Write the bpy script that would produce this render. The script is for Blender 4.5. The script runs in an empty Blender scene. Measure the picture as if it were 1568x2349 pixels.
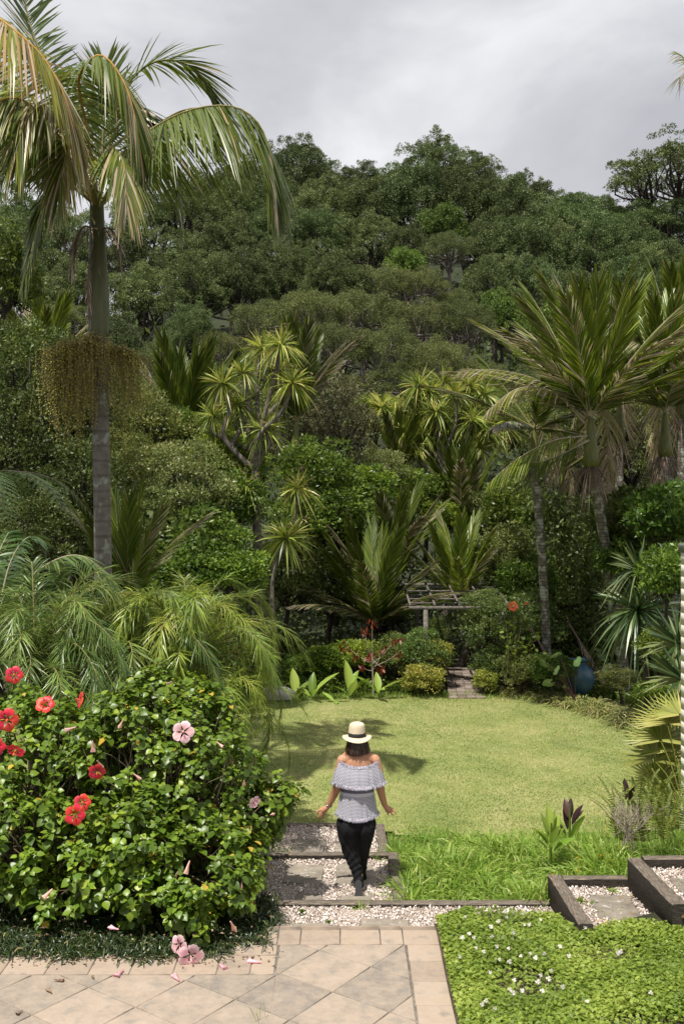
import bpy, math, random
import numpy as np
from mathutils import Vector, Matrix, Euler
R = math.radians
rng = np.random.default_rng(7)
random.seed(7)
scene = bpy.context.scene
col = scene.collection

# ------------------------------------------------------------ camera, sky, sun, exposure
CAM_H = 3.6
cam_d = bpy.data.cameras.new('camera')
cam = bpy.data.objects.new('camera', cam_d); col.objects.link(cam)
cam.location = (0, 0, CAM_H); cam.rotation_euler = (R(90), 0, 0)
cam_d.sensor_fit = 'VERTICAL'; cam_d.sensor_height = 36; cam_d.lens = 35
cam_d.clip_start = 0.1; cam_d.clip_end = 3000
scene.camera = cam
scene.view_settings.view_transform = 'Standard'; scene.view_settings.look = 'None'
scene.view_settings.exposure = 0.36; scene.view_settings.gamma = 1
scene.view_settings.use_curve_mapping = False
SUN_TRAVEL = Vector((0.25, 0.35, -1.0)).normalized()
sun_el = math.asin(-SUN_TRAVEL.z); sun_az = math.atan2(-SUN_TRAVEL.x, -SUN_TRAVEL.y)
w = bpy.data.worlds.new('World'); scene.world = w; w.use_nodes = True
nt = w.node_tree; nt.nodes.clear()
def wn(t, **k):
    n = nt.nodes.new(t)
    for a, b in k.items(): setattr(n, a, b)
    return n
wo = wn('ShaderNodeOutputWorld'); mx = wn('ShaderNodeMixShader'); mx.inputs[0].default_value = 0.94
b1 = wn('ShaderNodeBackground'); b1.inputs[1].default_value = 0.1
b2 = wn('ShaderNodeBackground'); b2.inputs[1].default_value = 1.0
sk = wn('ShaderNodeTexSky', sky_type='NISHITA'); sk.sun_disc = False
sk.sun_elevation = sun_el; sk.sun_rotation = sun_az
tc = wn('ShaderNodeTexCoord'); sp = wn('ShaderNodeSeparateXYZ')
za = wn('ShaderNodeMath', operation='ABSOLUTE'); zb = wn('ShaderNodeMath', operation='ADD'); zb.inputs[1].default_value = 0.28
dx = wn('ShaderNodeMath', operation='DIVIDE'); dy = wn('ShaderNodeMath', operation='DIVIDE'); cb = wn('ShaderNodeCombineXYZ')
n1 = wn('ShaderNodeTexNoise'); n1.inputs['Scale'].default_value = 2.3; n1.inputs['Detail'].default_value = 5; n1.inputs['Roughness'].default_value = 0.54; n1.inputs['Distortion'].default_value = 0.3
rp = wn('ShaderNodeValToRGB')
e = rp.color_ramp.elements
e[0].position = 0.30; e[0].color = (0.42, 0.425, 0.45, 1)
e[1].position = 0.68; e[1].color = (0.72, 0.72, 0.735, 1)
x_ = e.new(0.48); x_.color = (0.52, 0.52, 0.545, 1)
L = nt.links.new
L(tc.outputs['Generated'], sp.inputs[0]); L(sp.outputs[2], za.inputs[0]); L(za.outputs[0], zb.inputs[0])
L(sp.outputs[0], dx.inputs[0]); L(zb.outputs[0], dx.inputs[1]); L(sp.outputs[1], dy.inputs[0]); L(zb.outputs[0], dy.inputs[1])
L(dx.outputs[0], cb.inputs[0]); L(dy.outputs[0], cb.inputs[1]); cb.inputs[2].default_value = 3.1
L(cb.outputs[0], n1.inputs['Vector']); L(n1.outputs['Fac'], rp.inputs[0]); L(rp.outputs[0], b2.inputs[0])
L(sk.outputs[0], b1.inputs[0]); L(b1.outputs[0], mx.inputs[1]); L(b2.outputs[0], mx.inputs[2]); L(mx.outputs[0], wo.inputs[0])
sd = bpy.data.lights.new('sun', 'SUN'); sd.energy = 4.8; sd.angle = R(0.5); sd.color = (1.0, 0.95, 0.87)
so = bpy.data.objects.new('sun', sd); col.objects.link(so)
so.rotation_euler = SUN_TRAVEL.to_track_quat('-Z', 'Y').to_euler()

# ------------------------------------------------------------ helpers
def P(x, y, Y):                       # picture measure (1568 wide) at distance Y -> world
    return np.array([(x - 784) / 2286.6 * Y, Y, CAM_H - (y - 1174.5) / 2286.6 * Y])
def unit(a):
    a = np.asarray(a, float); return a / (np.linalg.norm(a, axis=-1, keepdims=True) + 1e-9)
class MB:
    def __init__(s): s.V = []; s.F = {3: [], 4: []}; s.A = []; s.n = 0; s.U = []; s.M = {3: [], 4: []}
    def add(s, V, F, a=0.5, uv=None, m=0):
        V = np.asarray(V, float).reshape(-1, 3); F = np.asarray(F, int)
        if len(F) == 0: return
        k = F.shape[1]
        s.V.append(V); s.F[k].append(F + s.n); s.M[k].append(np.full(len(F), m))
        s.A.append(np.broadcast_to(np.asarray(a, float), (len(V),)) if np.ndim(a) == 0 else np.asarray(a, float))
        s.U.append(np.zeros((len(V), 2)) if uv is None else np.asarray(uv, float)); s.n += len(V)
    def mesh(s, name, mats, smooth=False):
        me = bpy.data.meshes.new(name)
        V = np.concatenate(s.V) if s.V else np.zeros((0, 3)); fs = []; st = []; tot = []; mi = []
        off = 0
        for k in (3, 4):
            if s.F[k]:
                f = np.concatenate(s.F[k]); fs.append(f.ravel()); n = len(f)
                st.append(off + np.arange(n) * k); tot.append(np.full(n, k)); off += n * k; mi.append(np.concatenate(s.M[k]))
        fs = np.concatenate(fs); st = np.concatenate(st); tot = np.concatenate(tot); mi = np.concatenate(mi)
        me.vertices.add(len(V)); me.vertices.foreach_set('co', V.ravel())
        me.loops.add(len(fs)); me.loops.foreach_set('vertex_index', fs.astype(np.int32))
        me.polygons.add(len(st)); me.polygons.foreach_set('loop_start', st.astype(np.int32)); me.polygons.foreach_set('loop_total', tot.astype(np.int32))
        me.polygons.foreach_set('material_index', mi.astype(np.int32))
        me.update(calc_edges=True)
        at = me.attributes.new('v', 'FLOAT', 'POINT'); at.data.foreach_set('value', np.concatenate(s.A).astype(np.float32))
        U = np.concatenate(s.U)
        if np.any(U):
            ul = me.uv_layers.new(name='UVMap'); ul.data.foreach_set('uv', U[fs].ravel().astype(np.float32))
        if smooth: me.polygons.foreach_set('use_smooth', np.ones(len(st), bool))
        for m in (mats if isinstance(mats, (list, tuple)) else [mats]): me.materials.append(m)
        return me
def link(name, me, parent=None, loc=None, rot=None, scale=None):
    o = bpy.data.objects.new(name, me); col.objects.link(o)
    if parent is not None: o.parent = parent
    if loc is not None: o.location = [float(q) for q in loc]
    if rot is not None: o.rotation_euler = rot
    if scale is not None: o.scale = scale if hasattr(scale, '__len__') else (scale,) * 3
    return o
def tag(o, label=None, cat=None, group=None, kind=None):
    if label: o['label'] = label
    if cat: o['category'] = cat
    if group: o['group'] = group
    if kind: o['kind'] = kind
    return o
def thing(name, label, cat, loc=(0, 0, 0), rot=(0, 0, 0), group=None, scale=1):
    o = link(name, None, None, loc, rot, scale); o.empty_display_size = 0.1
    return tag(o, label, cat, group)
def copy_tree(o, parent=None):
    c = o.copy(); col.objects.link(c)
    if parent is not None: c.parent = parent
    for ch in list(o.children): copy_tree(ch, c)
    return c
ORD = ['first', 'second', 'third', 'fourth', 'fifth', 'sixth', 'seventh', 'eighth', 'ninth', 'tenth', 'eleventh', 'twelfth', 'thirteenth', 'fourteenth', 'fifteenth', 'sixteenth', 'seventeenth', 'eighteenth', 'nineteenth', 'twentieth']

# -- shapes
def tube(mb, pts, rad, n=8, a=0.5, cap=True, m=0, uv=False):
    pts = np.asarray(pts, float); K = len(pts); rad = np.broadcast_to(np.asarray(rad, float), (K,))
    T = np.gradient(pts, axis=0); T = unit(T)
    ref = np.array([0, 0, 1.0]) if abs(T[0][2]) < 0.9 else np.array([1.0, 0, 0])
    S = unit(np.cross(T, ref)); 
    for i in range(1, K):
        s = S[i - 1] - T[i] * np.dot(S[i - 1], T[i])
        if np.linalg.norm(s) > 1e-4: S[i] = s / np.linalg.norm(s)
    B = np.cross(T, S); th = np.arange(n) / n * 2 * np.pi
    V = pts[:, None] + rad[:, None, None] * (S[:, None] * np.cos(th)[None, :, None] + B[:, None] * np.sin(th)[None, :, None])
    i, j = np.meshgrid(np.arange(K - 1), np.arange(n), indexing='ij'); j2 = (j + 1) % n
    F = np.stack([i * n + j, i * n + j2, (i + 1) * n + j2, (i + 1) * n + j], -1).reshape(-1, 4)
    mb.add(V, F, a, None, m)
    if cap:
        for r, fl in ((0, 1), (K - 1, 0)):
            c = np.concatenate([V[r], pts[r][None]]); q = np.arange(n); q2 = (q + 1) % n
            f = np.stack([q2, q, np.full(n, n)], -1) if fl else np.stack([q, q2, np.full(n, n)], -1)
            mb.add(c, f, a, None, m)
def box(mb, c, s, rz=0, a=0.5, jit=0.0, bev=0.0, m=0):
    c = np.asarray(c, float); h = np.asarray(s, float) / 2
    if bev <= 0:
        V = np.array([[x, y, z] for z in (-1, 1) for y in (-1, 1) for x in (-1, 1)], float) * h
        F = [[0, 2, 3, 1], [4, 5, 7, 6], [0, 1, 5, 4], [2, 6, 7, 3], [0, 4, 6, 2], [1, 3, 7, 5]]
    else:
        V = []; 
        for z, k in ((-h[2], 0), (h[2] - bev, 0), (h[2], bev)):
            for x, y in ((-1, -1), (1, -1), (1, 1), (-1, 1)): V.append([x * (h[0] - k), y * (h[1] - k), z])
        V = np.array(V, float)
        F = [[3, 2, 1, 0], [8, 9, 10, 11]] + [[r * 4 + i, r * 4 + (i + 1) % 4, r * 4 + 4 + (i + 1) % 4, r * 4 + 4 + i] for r in (0, 1) for i in range(4)]
    V = V + (rng.random(V.shape) - .5) * 2 * jit
    cs, sn = math.cos(rz), math.sin(rz); V = V @ np.array([[cs, sn, 0], [-sn, cs, 0], [0, 0, 1]])
    mb.add(V + c, F, a, None, m)
def loft(mb, rings, a=0.5, cap0=True, cap1=True, uvs=None, m=0, closed=True):
    rings = np.asarray(rings, float); K, n = rings.shape[:2]
    i, j = np.meshgrid(np.arange(K - 1), np.arange(n if closed else n - 1), indexing='ij'); j2 = (j + 1) % n
    F = np.stack([i * n + j, i * n + j2, (i + 1) * n + j2, (i + 1) * n + j], -1).reshape(-1, 4)
    mb.add(rings.reshape(-1, 3), F, a, uvs, m)
    for r, on in ((0, cap0), (K - 1, cap1)):
        if on:
            c = np.concatenate([rings[r], rings[r].mean(0)[None]]); q = np.arange(n)
            f = np.stack([q, (q + 1) % n, np.full(n, n)], -1)
            if r == 0: f = f[:, ::-1]
            mb.add(c, f, a, None, m)
def lathe(mb, prof, n=32, c=(0, 0, 0), a=0.5, sx=1, sy=1, m=0):
    th = np.arange(n) / n * 2 * np.pi
    rings = np.array([[[c[0] + r * math.cos(t) * sx, c[1] + r * math.sin(t) * sy, c[2] + z] for t in th] for r, z in prof])
    loft(mb, rings, a, m=m)
def strips(mb, base, d, side, Ln, Wd, droop=0.0, segs=3, a=0.5, prof=None, m=0, curl=0.0):
    base = np.asarray(base, float); N = len(base)
    if N == 0: return
    bc = lambda q: np.broadcast_to(np.asarray(q, float), (N,))
    Ln, Wd, droop = bc(Ln), bc(Wd), bc(droop)
    t = np.linspace(0, 1, segs + 1)
    if prof is None: prof = np.interp(t, [0, .12, .5, .8, 1], [.45, 1, .95, .6, .04])
    else: prof = np.interp(t, *prof)
    p = base[:, None] + d[:, None] * (Ln[:, None] * t)[..., None]
    p[..., 2] -= droop[:, None] * Ln[:, None] * t ** 2
    if curl: p = p + side[:, None] * (curl * Ln[:, None] * (t ** 2))[..., None]
    wv = side[:, None] * (Wd[:, None] * prof / 2)[..., None]
    V = np.stack([p - wv, p + wv], 2)
    k = (segs + 1) * 2; b = np.arange(N)[:, None] * k + np.arange(segs)[None] * 2
    F = np.stack([b, b + 1, b + 3, b + 2], -1).reshape(-1, 4)
    a = bc(a) if np.ndim(a) < 2 else a
    mb.add(V, F, np.repeat(a, k), None, m)
def leaves(mb, c, al, nm, Ln, Wd, a=0.5, fold=0.12, tip=0.0, m=0, hexa=False):
    N = len(c)
    if N == 0: return
    bc = lambda q: np.broadcast_to(np.asarray(q, float), (N,))[:, None]
    al = unit(al); s = unit(np.cross(al, nm)); nm = np.cross(s, al)
    Ln_, Wd_ = bc(Ln), bc(Wd)
    if not hexa:
        V = np.stack([c, c + al * Ln_ * .45 + s * Wd_ / 2 + nm * Wd_ * fold, c + al * Ln_ - nm * Ln_ * tip, c + al * Ln_ * .45 - s * Wd_ / 2 + nm * Wd_ * fold], 1)
        F = (np.arange(N)[:, None] * 4 + np.arange(4)[None]); k = 4
    else:
        V = np.stack([c, c + al * Ln_ * .3 + s * Wd_ / 2 + nm * Wd_ * fold, c + al * Ln_ * .7 + s * Wd_ * .36 + nm * (Wd_ * fold * .8 - Ln_ * tip * .3), c + al * Ln_ - nm * Ln_ * tip,
                      c + al * Ln_ * .7 - s * Wd_ * .36 + nm * (Wd_ * fold * .8 - Ln_ * tip * .3), c + al * Ln_ * .3 - s * Wd_ / 2 + nm * Wd_ * fold], 1)
        b = np.arange(N)[:, None] * 6; F = np.concatenate([b + np.array([[0, 1, 2, 3]]), b + np.array([[0, 3, 4, 5]])]); k = 6
    mb.add(V, F, np.repeat(np.broadcast_to(np.asarray(a, float), (N,)), k), None, m)
def rdir(n, up=0.0, g=None):
    g = g or rng; v = g.normal(size=(n, 3)); v[:, 2] += up; return unit(v)
def bez(pts, n):
    pts = np.asarray(pts, float); K = len(pts)
    t = np.linspace(0, K - 1, n); out = []
    for q in t:
        i = min(int(q), K - 2); f = q - i
        p0 = pts[max(i - 1, 0)]; p1 = pts[i]; p2 = pts[i + 1]; p3 = pts[min(i + 2, K - 1)]
        out.append(0.5 * ((2 * p1) + (-p0 + p2) * f + (2 * p0 - 5 * p1 + 4 * p2 - p3) * f * f + (-p0 + 3 * p1 - 3 * p2 + p3) * f ** 3))
    return np.array(out)
def frond(mb, rach, npair, Lf, Wf, ang=(60, 30), lift=10, droop=0.3, g=0.0, start=0.15, jit=0.08, up=(0, 0, 1), val=(0.3, 0.7), rr=0.012, segs=3, lm=0, rm=1, Lprof=((0, .12, .5, .85, 1), (.55, .95, 1, .6, .3)), dead=0.0, seed=0, bendwind=None):
    gq = np.random.default_rng(seed); n = npair
    R_ = bez(rach, 24); t24 = np.linspace(0, 1, 24)
    T24 = unit(np.gradient(R_, axis=0))
    tube(mb, R_, np.interp(t24, [0, .15, 1], [rr * 1.8, rr, rr * .25]), 5, 0.5, False, rm)
    for sgn in (-1, 1):
        t = start + (1 - start) * (np.arange(n) + gq.random(n) * .5) / n
        p = np.stack([np.interp(t, t24, R_[:, k]) for k in range(3)], 1)
        T = unit(np.stack([np.interp(t, t24, T24[:, k]) for k in range(3)], 1))
        upv = np.asarray(up, float)
        S = unit(np.cross(T, upv)); N_ = np.cross(S, T)
        ts = (t - start) / (1 - start)
        an = np.radians(np.interp(ts, [0, 1], ang)) + gq.normal(size=n) * jit
        li = np.radians(lift) + gq.normal(size=n) * jit * 1.5
        D = T * np.cos(an)[:, None] + S * (sgn * np.sin(an) * np.cos(li))[:, None] + N_ * (np.sin(an) * np.sin(li))[:, None]
        D = D + np.array([0, 0, -1.0]) * g
        if bendwind is not None: D = D + np.asarray(bendwind, float)
        D = unit(D); W_ = unit(np.cross(D, N_) + gq.normal(size=(n, 3)) * .25)
        ln = Lf * np.interp(ts, *Lprof) * (0.88 + .24 * gq.random(n))
        v = gq.uniform(val[0], val[1], n)
        if dead: v = np.where(gq.random(n) < dead * (0.4 + ts), gq.uniform(.9, 1, n), v)
        strips(mb, p, D, W_, ln, Wf * (0.8 + .4 * gq.random(n)), droop * (0.6 + .8 * gq.random(n)), segs, v, None, lm)

# ------------------------------------------------------------ materials
MATS = {}
def newmat(name):
    m = bpy.data.materials.new(name); m.use_nodes = True; t = m.node_tree; t.nodes.clear(); MATS[name] = m
    def N(ty, **k):
        n = t.nodes.new(ty)
        for a, b in k.items():
            if a.startswith('i_'): n.inputs[a[2:].replace('_', ' ')].default_value = b
            else: setattr(n, a, b)
        return n
    out = N('ShaderNodeOutputMaterial'); bs = N('ShaderNodeBsdfPrincipled')
    t.links.new(bs.outputs[0], out.inputs[0])
    return m, t, N, out, bs
def ramp(N, stops):
    r = N('ShaderNodeValToRGB'); e = r.color_ramp.elements
    while len(e) < len(stops): e.new(0.5)
    for q, (p, c) in zip(e, stops): q.position = p; q.color = (*c, 1)
    return r
def leafmat(name, stops, rough=0.45, trans=0.25, spec=0.5, rnd=0.25, bump=False):
    m, t, N, out, bs = newmat(name); lk = t.links.new
    at = N('ShaderNodeAttribute', attribute_name='v'); r = ramp(N, stops); lk(at.outputs['Fac'], r.inputs[0])
    oi = N('ShaderNodeObjectInfo'); hs = N('ShaderNodeHueSaturation')
    mr = N('ShaderNodeMapRange'); mr.inputs['To Min'].default_value = 1 - rnd; mr.inputs['To Max'].default_value = 1 + rnd
    mh = N('ShaderNodeMapRange'); mh.inputs['To Min'].default_value = .5 - rnd * .06; mh.inputs['To Max'].default_value = .5 + rnd * .04
    ml = N('ShaderNodeMath', operation='MULTIPLY'); ml.inputs[1].default_value = 7.31; fr = N('ShaderNodeMath', operation='FRACT')
    lk(oi.outputs['Random'], mr.inputs[0]); lk(oi.outputs['Random'], ml.inputs[0]); lk(ml.outputs[0], fr.inputs[0]); lk(fr.outputs[0], mh.inputs[0])
    lk(mh.outputs[0], hs.inputs['Hue']); lk(mr.outputs[0], hs.inputs['Value']); lk(r.outputs[0], hs.inputs['Color'])
    lk(hs.outputs[0], bs.inputs['Base Color']); bs.inputs['Roughness'].default_value = rough; bs.inputs['Specular IOR Level'].default_value = spec
    tr = N('ShaderNodeBsdfTranslucent'); mi = N('ShaderNodeMixShader'); mi.inputs[0].default_value = trans
    h2 = N('ShaderNodeHueSaturation'); h2.inputs['Value'].default_value = 1.5; h2.inputs['Hue'].default_value = .485; lk(hs.outputs[0], h2.inputs['Color']); lk(h2.outputs[0], tr.inputs[0])
    lk(bs.outputs[0], mi.inputs[1]); lk(tr.outputs[0], mi.inputs[2]); lk(mi.outputs[0], out.inputs[0])
    return m
def noisemat(name, stops, scale=8, detail=6, rough=0.85, bump=0.3, stretch=(1, 1, 1), vmix=0.0, spec=.3, dist=0.0, nrough=.6, coord='Object', second=None, bscale=None):
    m, t, N, out, bs = newmat(name); lk = t.links.new
    tc = N('ShaderNodeTexCoord'); mp = N('ShaderNodeMapping'); mp.inputs['Scale'].default_value = stretch
    nz = N('ShaderNodeTexNoise'); nz.inputs['Scale'].default_value = scale; nz.inputs['Detail'].default_value = detail; nz.inputs['Roughness'].default_value = nrough; nz.inputs['Distortion'].default_value = dist
    lk(tc.outputs[coord], mp.inputs[0]); lk(mp.outputs[0], nz.inputs['Vector'])
    r = ramp(N, stops); src = nz.outputs['Fac']
    if vmix:
        at = N('ShaderNodeAttribute', attribute_name='v'); mm = N('ShaderNodeMix'); mm.inputs[0].default_value = vmix
        lk(src, mm.inputs[2]); lk(at.outputs['Fac'], mm.inputs[3]); src = mm.outputs[0]
    lk(src, r.inputs[0]); cur = r.outputs[0]
    if second:
        n2 = N('ShaderNodeTexNoise'); n2.inputs['Scale'].default_value = second[0]; n2.inputs['Detail'].default_value = 5; lk(mp.outputs[0], n2.inputs['Vector'])
        r2 = ramp(N, [(second[1], (0, 0, 0)), (second[2], (1, 1, 1))]); lk(n2.outputs['Fac'], r2.inputs[0])
        mc = N('ShaderNodeMix', data_type='RGBA'); lk(r2.outputs[0], mc.inputs[0]); lk(cur, mc.inputs[6]); mc.inputs[7].default_value = (*second[3], 1); cur = mc.outputs[2]
    lk(cur, bs.inputs['Base Color']); bs.inputs['Roughness'].default_value = rough; bs.inputs['Specular IOR Level'].default_value = spec
    if bump:
        bp = N('ShaderNodeBump'); bp.inputs['Strength'].default_value = bump; bp.inputs['Distance'].default_value = 0.02
        nb = N('ShaderNodeTexNoise'); nb.inputs['Scale'].default_value = bscale or scale * 2; nb.inputs['Detail'].default_value = 6; lk(mp.outputs[0], nb.inputs['Vector'])
        lk(nb.outputs['Fac'], bp.inputs['Height']); lk(bp.outputs[0], bs.inputs['Normal'])
    return m
def plain(name, c, rough=.5, spec=.5):
    m, t, N, out, bs = newmat(name); bs.inputs['Base Color'].default_value = (*c, 1); bs.inputs['Roughness'].default_value = rough; bs.inputs['Specular IOR Level'].default_value = spec
    return m
BR = (.16, .11, .06)
M_poh = leafmat('canopy_leaf', [(0, (.042, .068, .018)), (.5, (.105, .152, .046)), (.85, (.18, .23, .085)), (1, (.25, .28, .14))], .55, .15, .2, .3)
M_kan = leafmat('kanuka_leaf', [(0, (.05, .07, .018)), (.5, (.125, .155, .045)), (1, (.24, .265, .09))], .6, .2, .3)
M_hillg = leafmat('hill_green_leaf', [(0, (.06, .105, .016)), (.6, (.125, .2, .032)), (1, (.2, .28, .06))], .5, .2, .3)
M_olive = leafmat('olive_leaf', [(0, (.055, .08, .015)), (.6, (.145, .18, .04)), (1, (.25, .26, .08))], .5, 0.32, .4)
M_green = leafmat('shrub_leaf', [(0, (.045, .09, .012)), (.6, (.115, .19, .025)), (1, (.22, .32, .06))], .42, 0.38, .4)
M_bright = leafmat('bright_leaf', [(0, (.07, .13, .014)), (.6, (.17, .26, .028)), (1, (.3, .38, .06))], .38, 0.40)
M_yel = leafmat('yellow_leaf', [(0, (.1, .14, .02)), (.6, (.25, .27, .04)), (1, (.42, .38, .1))], .4, .25)
M_pale = leafmat('pale_leaf', [(0, (.09, .13, .03)), (.6, (.2, .24, .07)), (1, (.36, .37, .15))], .45, 0.30)
M_dark = leafmat('dark_leaf', [(0, (.035, .055, .011)), (.6, (.09, .125, .025)), (1, (.18, .21, .06))], .5, 0.25, .35)
M_vine = leafmat('vine_leaf', [(0, (.05, .085, .018)), (.6, (.12, .175, .035)), (1, (.22, .28, .08))], .45, 0.30)
M_brown = leafmat('brownish_leaf', [(0, (.05, .05, .018)), (.6, (.11, .11, .04)), (1, (.18, .17, .07))], .6, .1)
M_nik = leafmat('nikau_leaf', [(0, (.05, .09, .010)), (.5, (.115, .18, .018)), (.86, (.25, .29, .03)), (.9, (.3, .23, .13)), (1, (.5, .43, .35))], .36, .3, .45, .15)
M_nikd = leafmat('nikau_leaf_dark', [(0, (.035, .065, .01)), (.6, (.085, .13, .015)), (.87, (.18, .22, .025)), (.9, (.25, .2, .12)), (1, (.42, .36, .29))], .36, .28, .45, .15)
M_king = leafmat('king_leaf', [(0, (.045, .08, .014)), (.5, (.12, .17, .025)), (.78, (.26, .28, .045)), (.88, (.4, .27, .09)), (1, (.62, .53, .43))], .36, .28, .5, .1)
M_cab = leafmat('cabbage_leaf', [(0, (.08, .13, .02)), (.5, (.22, .29, .04)), (.85, (.4, .44, .08)), (1, (.52, .46, .16))], .42, .3)
M_cord = leafmat('cordyline_leaf', [(0, (.02, .045, .012)), (.6, (.06, .1, .03)), (1, (.22, .26, .1))], .38, .15)
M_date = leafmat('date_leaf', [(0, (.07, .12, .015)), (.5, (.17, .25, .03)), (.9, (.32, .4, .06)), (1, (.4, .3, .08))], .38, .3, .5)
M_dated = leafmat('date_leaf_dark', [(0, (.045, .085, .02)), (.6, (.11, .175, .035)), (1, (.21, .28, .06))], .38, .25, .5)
M_arch = leafmat('arching_leaf', [(0, (.035, .08, .02)), (.6, (.08, .15, .03)), (1, (.15, .22, .06))], .3, .2, .6)
M_hib = leafmat('hibiscus_leaf', [(0, (.045, .09, .010)), (.5, (.105, .19, .017)), (.85, (.23, .34, .03)), (.965, (.36, .45, .06)), (1, (.55, .40, .05))], .38, .3, .45, .12)
M_dead = leafmat('dead_frond', [(0, (.1, .07, .05)), (.6, (.24, .17, .13)), (1, (.5, .42, .36))], .7, .1)
M_grass = leafmat('tall_grass_blade', [(0, (.12, .22, .03)), (.6, (.22, .36, .05)), (1, (.38, .44, .13))], .5, .4, .4, .1)
M_lawnb = leafmat('lawn_blade', [(0, (.13, .2, .04)), (.42, (.25, .3, .075)), (.72, (.4, .4, .15)), (1, (.55, .5, .27))], .6, .3, .3, 0)
M_mondo = leafmat('mondo_blade', [(0, (.010, .022, .006)), (.6, (.03, .048, .012)), (.9, (.10, .12, .035)), (1, (.3, .25, .12))], .35, .12)
M_clov = leafmat('clover_leaf', [(0, (.12, .18, .025)), (.5, (.21, .30, .04)), (1, (.36, .43, .09))], .5, .35, .35, 0)
M_liri = leafmat('border_grass_blade', [(0, (.10, .14, .03)), (.6, (.2, .22, .06)), (1, (.36, .32, .14))], .5, .2)
M_fan = leafmat('fan_leaf', [(0, (.1, .13, .025)), (.5, (.24, .27, .05)), (1, (.42, .4, .12))], .38, .25)
M_fern = leafmat('fern_leaf', [(0, (.06, .1, .015)), (.6, (.16, .21, .03)), (1, (.28, .3, .06))], .45, .25)
M_tfern = leafmat('tree_fern_leaf', [(0, (.03, .06, .02)), (.6, (.07, .12, .035)), (1, (.14, .19, .06))], .45, .2)
M_taro = leafmat('taro_leaf', [(0, (.05, .1, .03)), (.6, (.11, .18, .06)), (1, (.2, .27, .1))], .45, .25)
M_ginger = leafmat('ginger_leaf', [(0, (.09, .17, .02)), (.6, (.2, .32, .04)), (1, (.3, .4, .08))], .38, .3)
M_bronze = leafmat('bronze_leaf', [(0, (.03, .012, .014)), (1, (.07, .03, .03))], .3, .15)
M_redl = leafmat('red_leaf', [(0, (.12, .014, .01)), (1, (.26, .04, .02))], .45, .25)
M_litter = leafmat('litter', [(0, (.08, .05, .03)), (.6, (.2, .12, .07)), (1, (.4, .3, .2))], .8, .05)
M_pink = leafmat('pink_petal', [(0, (.85, .75, .72)), (.3, (.75, .36, .42)), (.65, (.78, .47, .51)), (1, (.85, .66, .67))], .5, .35)
M_red = leafmat('red_petal', [(0, (.28, .006, .01)), (.5, (.62, .02, .02)), (1, (.75, .07, .04))], .45, .3)
M_orange = leafmat('orange_petal', [(0, (.85, .5, .4)), (.25, (.8, .16, .03)), (1, (.88, .26, .08))], .45, .3)
M_peach = leafmat('wilted_petal', [(0, (.5, .25, .2)), (.6, (.68, .42, .34)), (1, (.75, .55, .48))], .6, .25)
M_white = leafmat('white_floret', [(0, (.6, .56, .5)), (1, (.85, .83, .78))], .6, .3)
M_yfl = leafmat('yellow_floret', [(0, (.7, .42, .01)), (1, (.85, .6, .02))], .5, .3)
M_berry = leafmat('berry', [(0, (.14, .11, .015)), (.5, (.3, .25, .035)), (1, (.55, .45, .09))], .4, .05)
M_pan = leafmat('panicle', [(0, (.14, .13, .04)), (1, (.32, .28, .09))], .6, .1)
M_stem = noisemat('stem', [(0.3, (.07, .055, .03)), (.7, (.16, .13, .08))], 20)
M_rach = noisemat('rachis', [(0.3, (.14, .13, .04)), (.7, (.26, .22, .09))], 10, bump=0)
M_rachp = noisemat('pale_rachis', [(0.3, (.3, .26, .16)), (.7, (.42, .37, .26))], 10, bump=0)
M_racho = noisemat('orange_rachis', [(0.3, (.32, .17, .04)), (.7, (.45, .27, .08))], 10, bump=0)
M_twig = noisemat('pale_twig', [(0.3, (.24, .19, .15)), (.7, (.42, .36, .3))], 20)
M_bark = noisemat('dark_bark', [(0.3, (.02, .016, .012)), (.7, (.07, .058, .045))], 14, stretch=(1, 1, .3))
M_barkg = noisemat('grey_bark', [(0.3, (.06, .05, .04)), (.55, (.15, .13, .11)), (.75, (.3, .29, .25))], 16, stretch=(1, 1, .5))
def ringbark(name, c0, c1, c2, scale, lichen=(.3, .33, .26), amt=(.58, .66)):
    m = noisemat(name, [(0.3, c0), (.7, c1)], 9, second=(7, amt[0], amt[1], lichen), bump=.3)
    t = m.node_tree; lk = t.links.new; bs = [n for n in t.nodes if n.type == 'BSDF_PRINCIPLED'][0]
    tc = [n for n in t.nodes if n.type == 'TEX_COORD'][0]
    wv = t.nodes.new('ShaderNodeTexWave'); wv.bands_direction = 'Z'; wv.inputs['Scale'].default_value = scale; wv.inputs['Distortion'].default_value = 1.6; wv.inputs['Detail'].default_value = 2; wv.inputs['Detail Scale'].default_value = .6
    lk(tc.outputs['Object'], wv.inputs['Vector'])
    rr_ = t.nodes.new('ShaderNodeValToRGB'); rr_.color_ramp.elements[0].position = .0; rr_.color_ramp.elements[0].color = (*[q for q in c2], 1); rr_.color_ramp.elements[1].position = .16; rr_.color_ramp.elements[1].color = (1, 1, 1, 1)
    lk(wv.outputs['Fac'], rr_.inputs[0])
    mc = t.nodes.new('ShaderNodeMix'); mc.data_type = 'RGBA'; mc.blend_type = 'MULTIPLY'; mc.inputs[0].default_value = 1
    old = bs.inputs['Base Color'].links[0].from_socket; lk(old, mc.inputs[6]); lk(rr_.outputs[0], mc.inputs[7]); lk(mc.outputs[2], bs.inputs['Base Color'])
    return m
M_ktrunk = ringbark('king_trunk_bark', (.11, .095, .08), (.19, .17, .15), (.72, .7, .68), 1.5, (.27, .29, .24), (.55, .66))
M_ntrunk = ringbark('nikau_trunk_bark', (.08, .07, .055), (.2, .175, .14), (.4, .37, .34), 4.2, (.38, .4, .33), (.5, .6))
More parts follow.
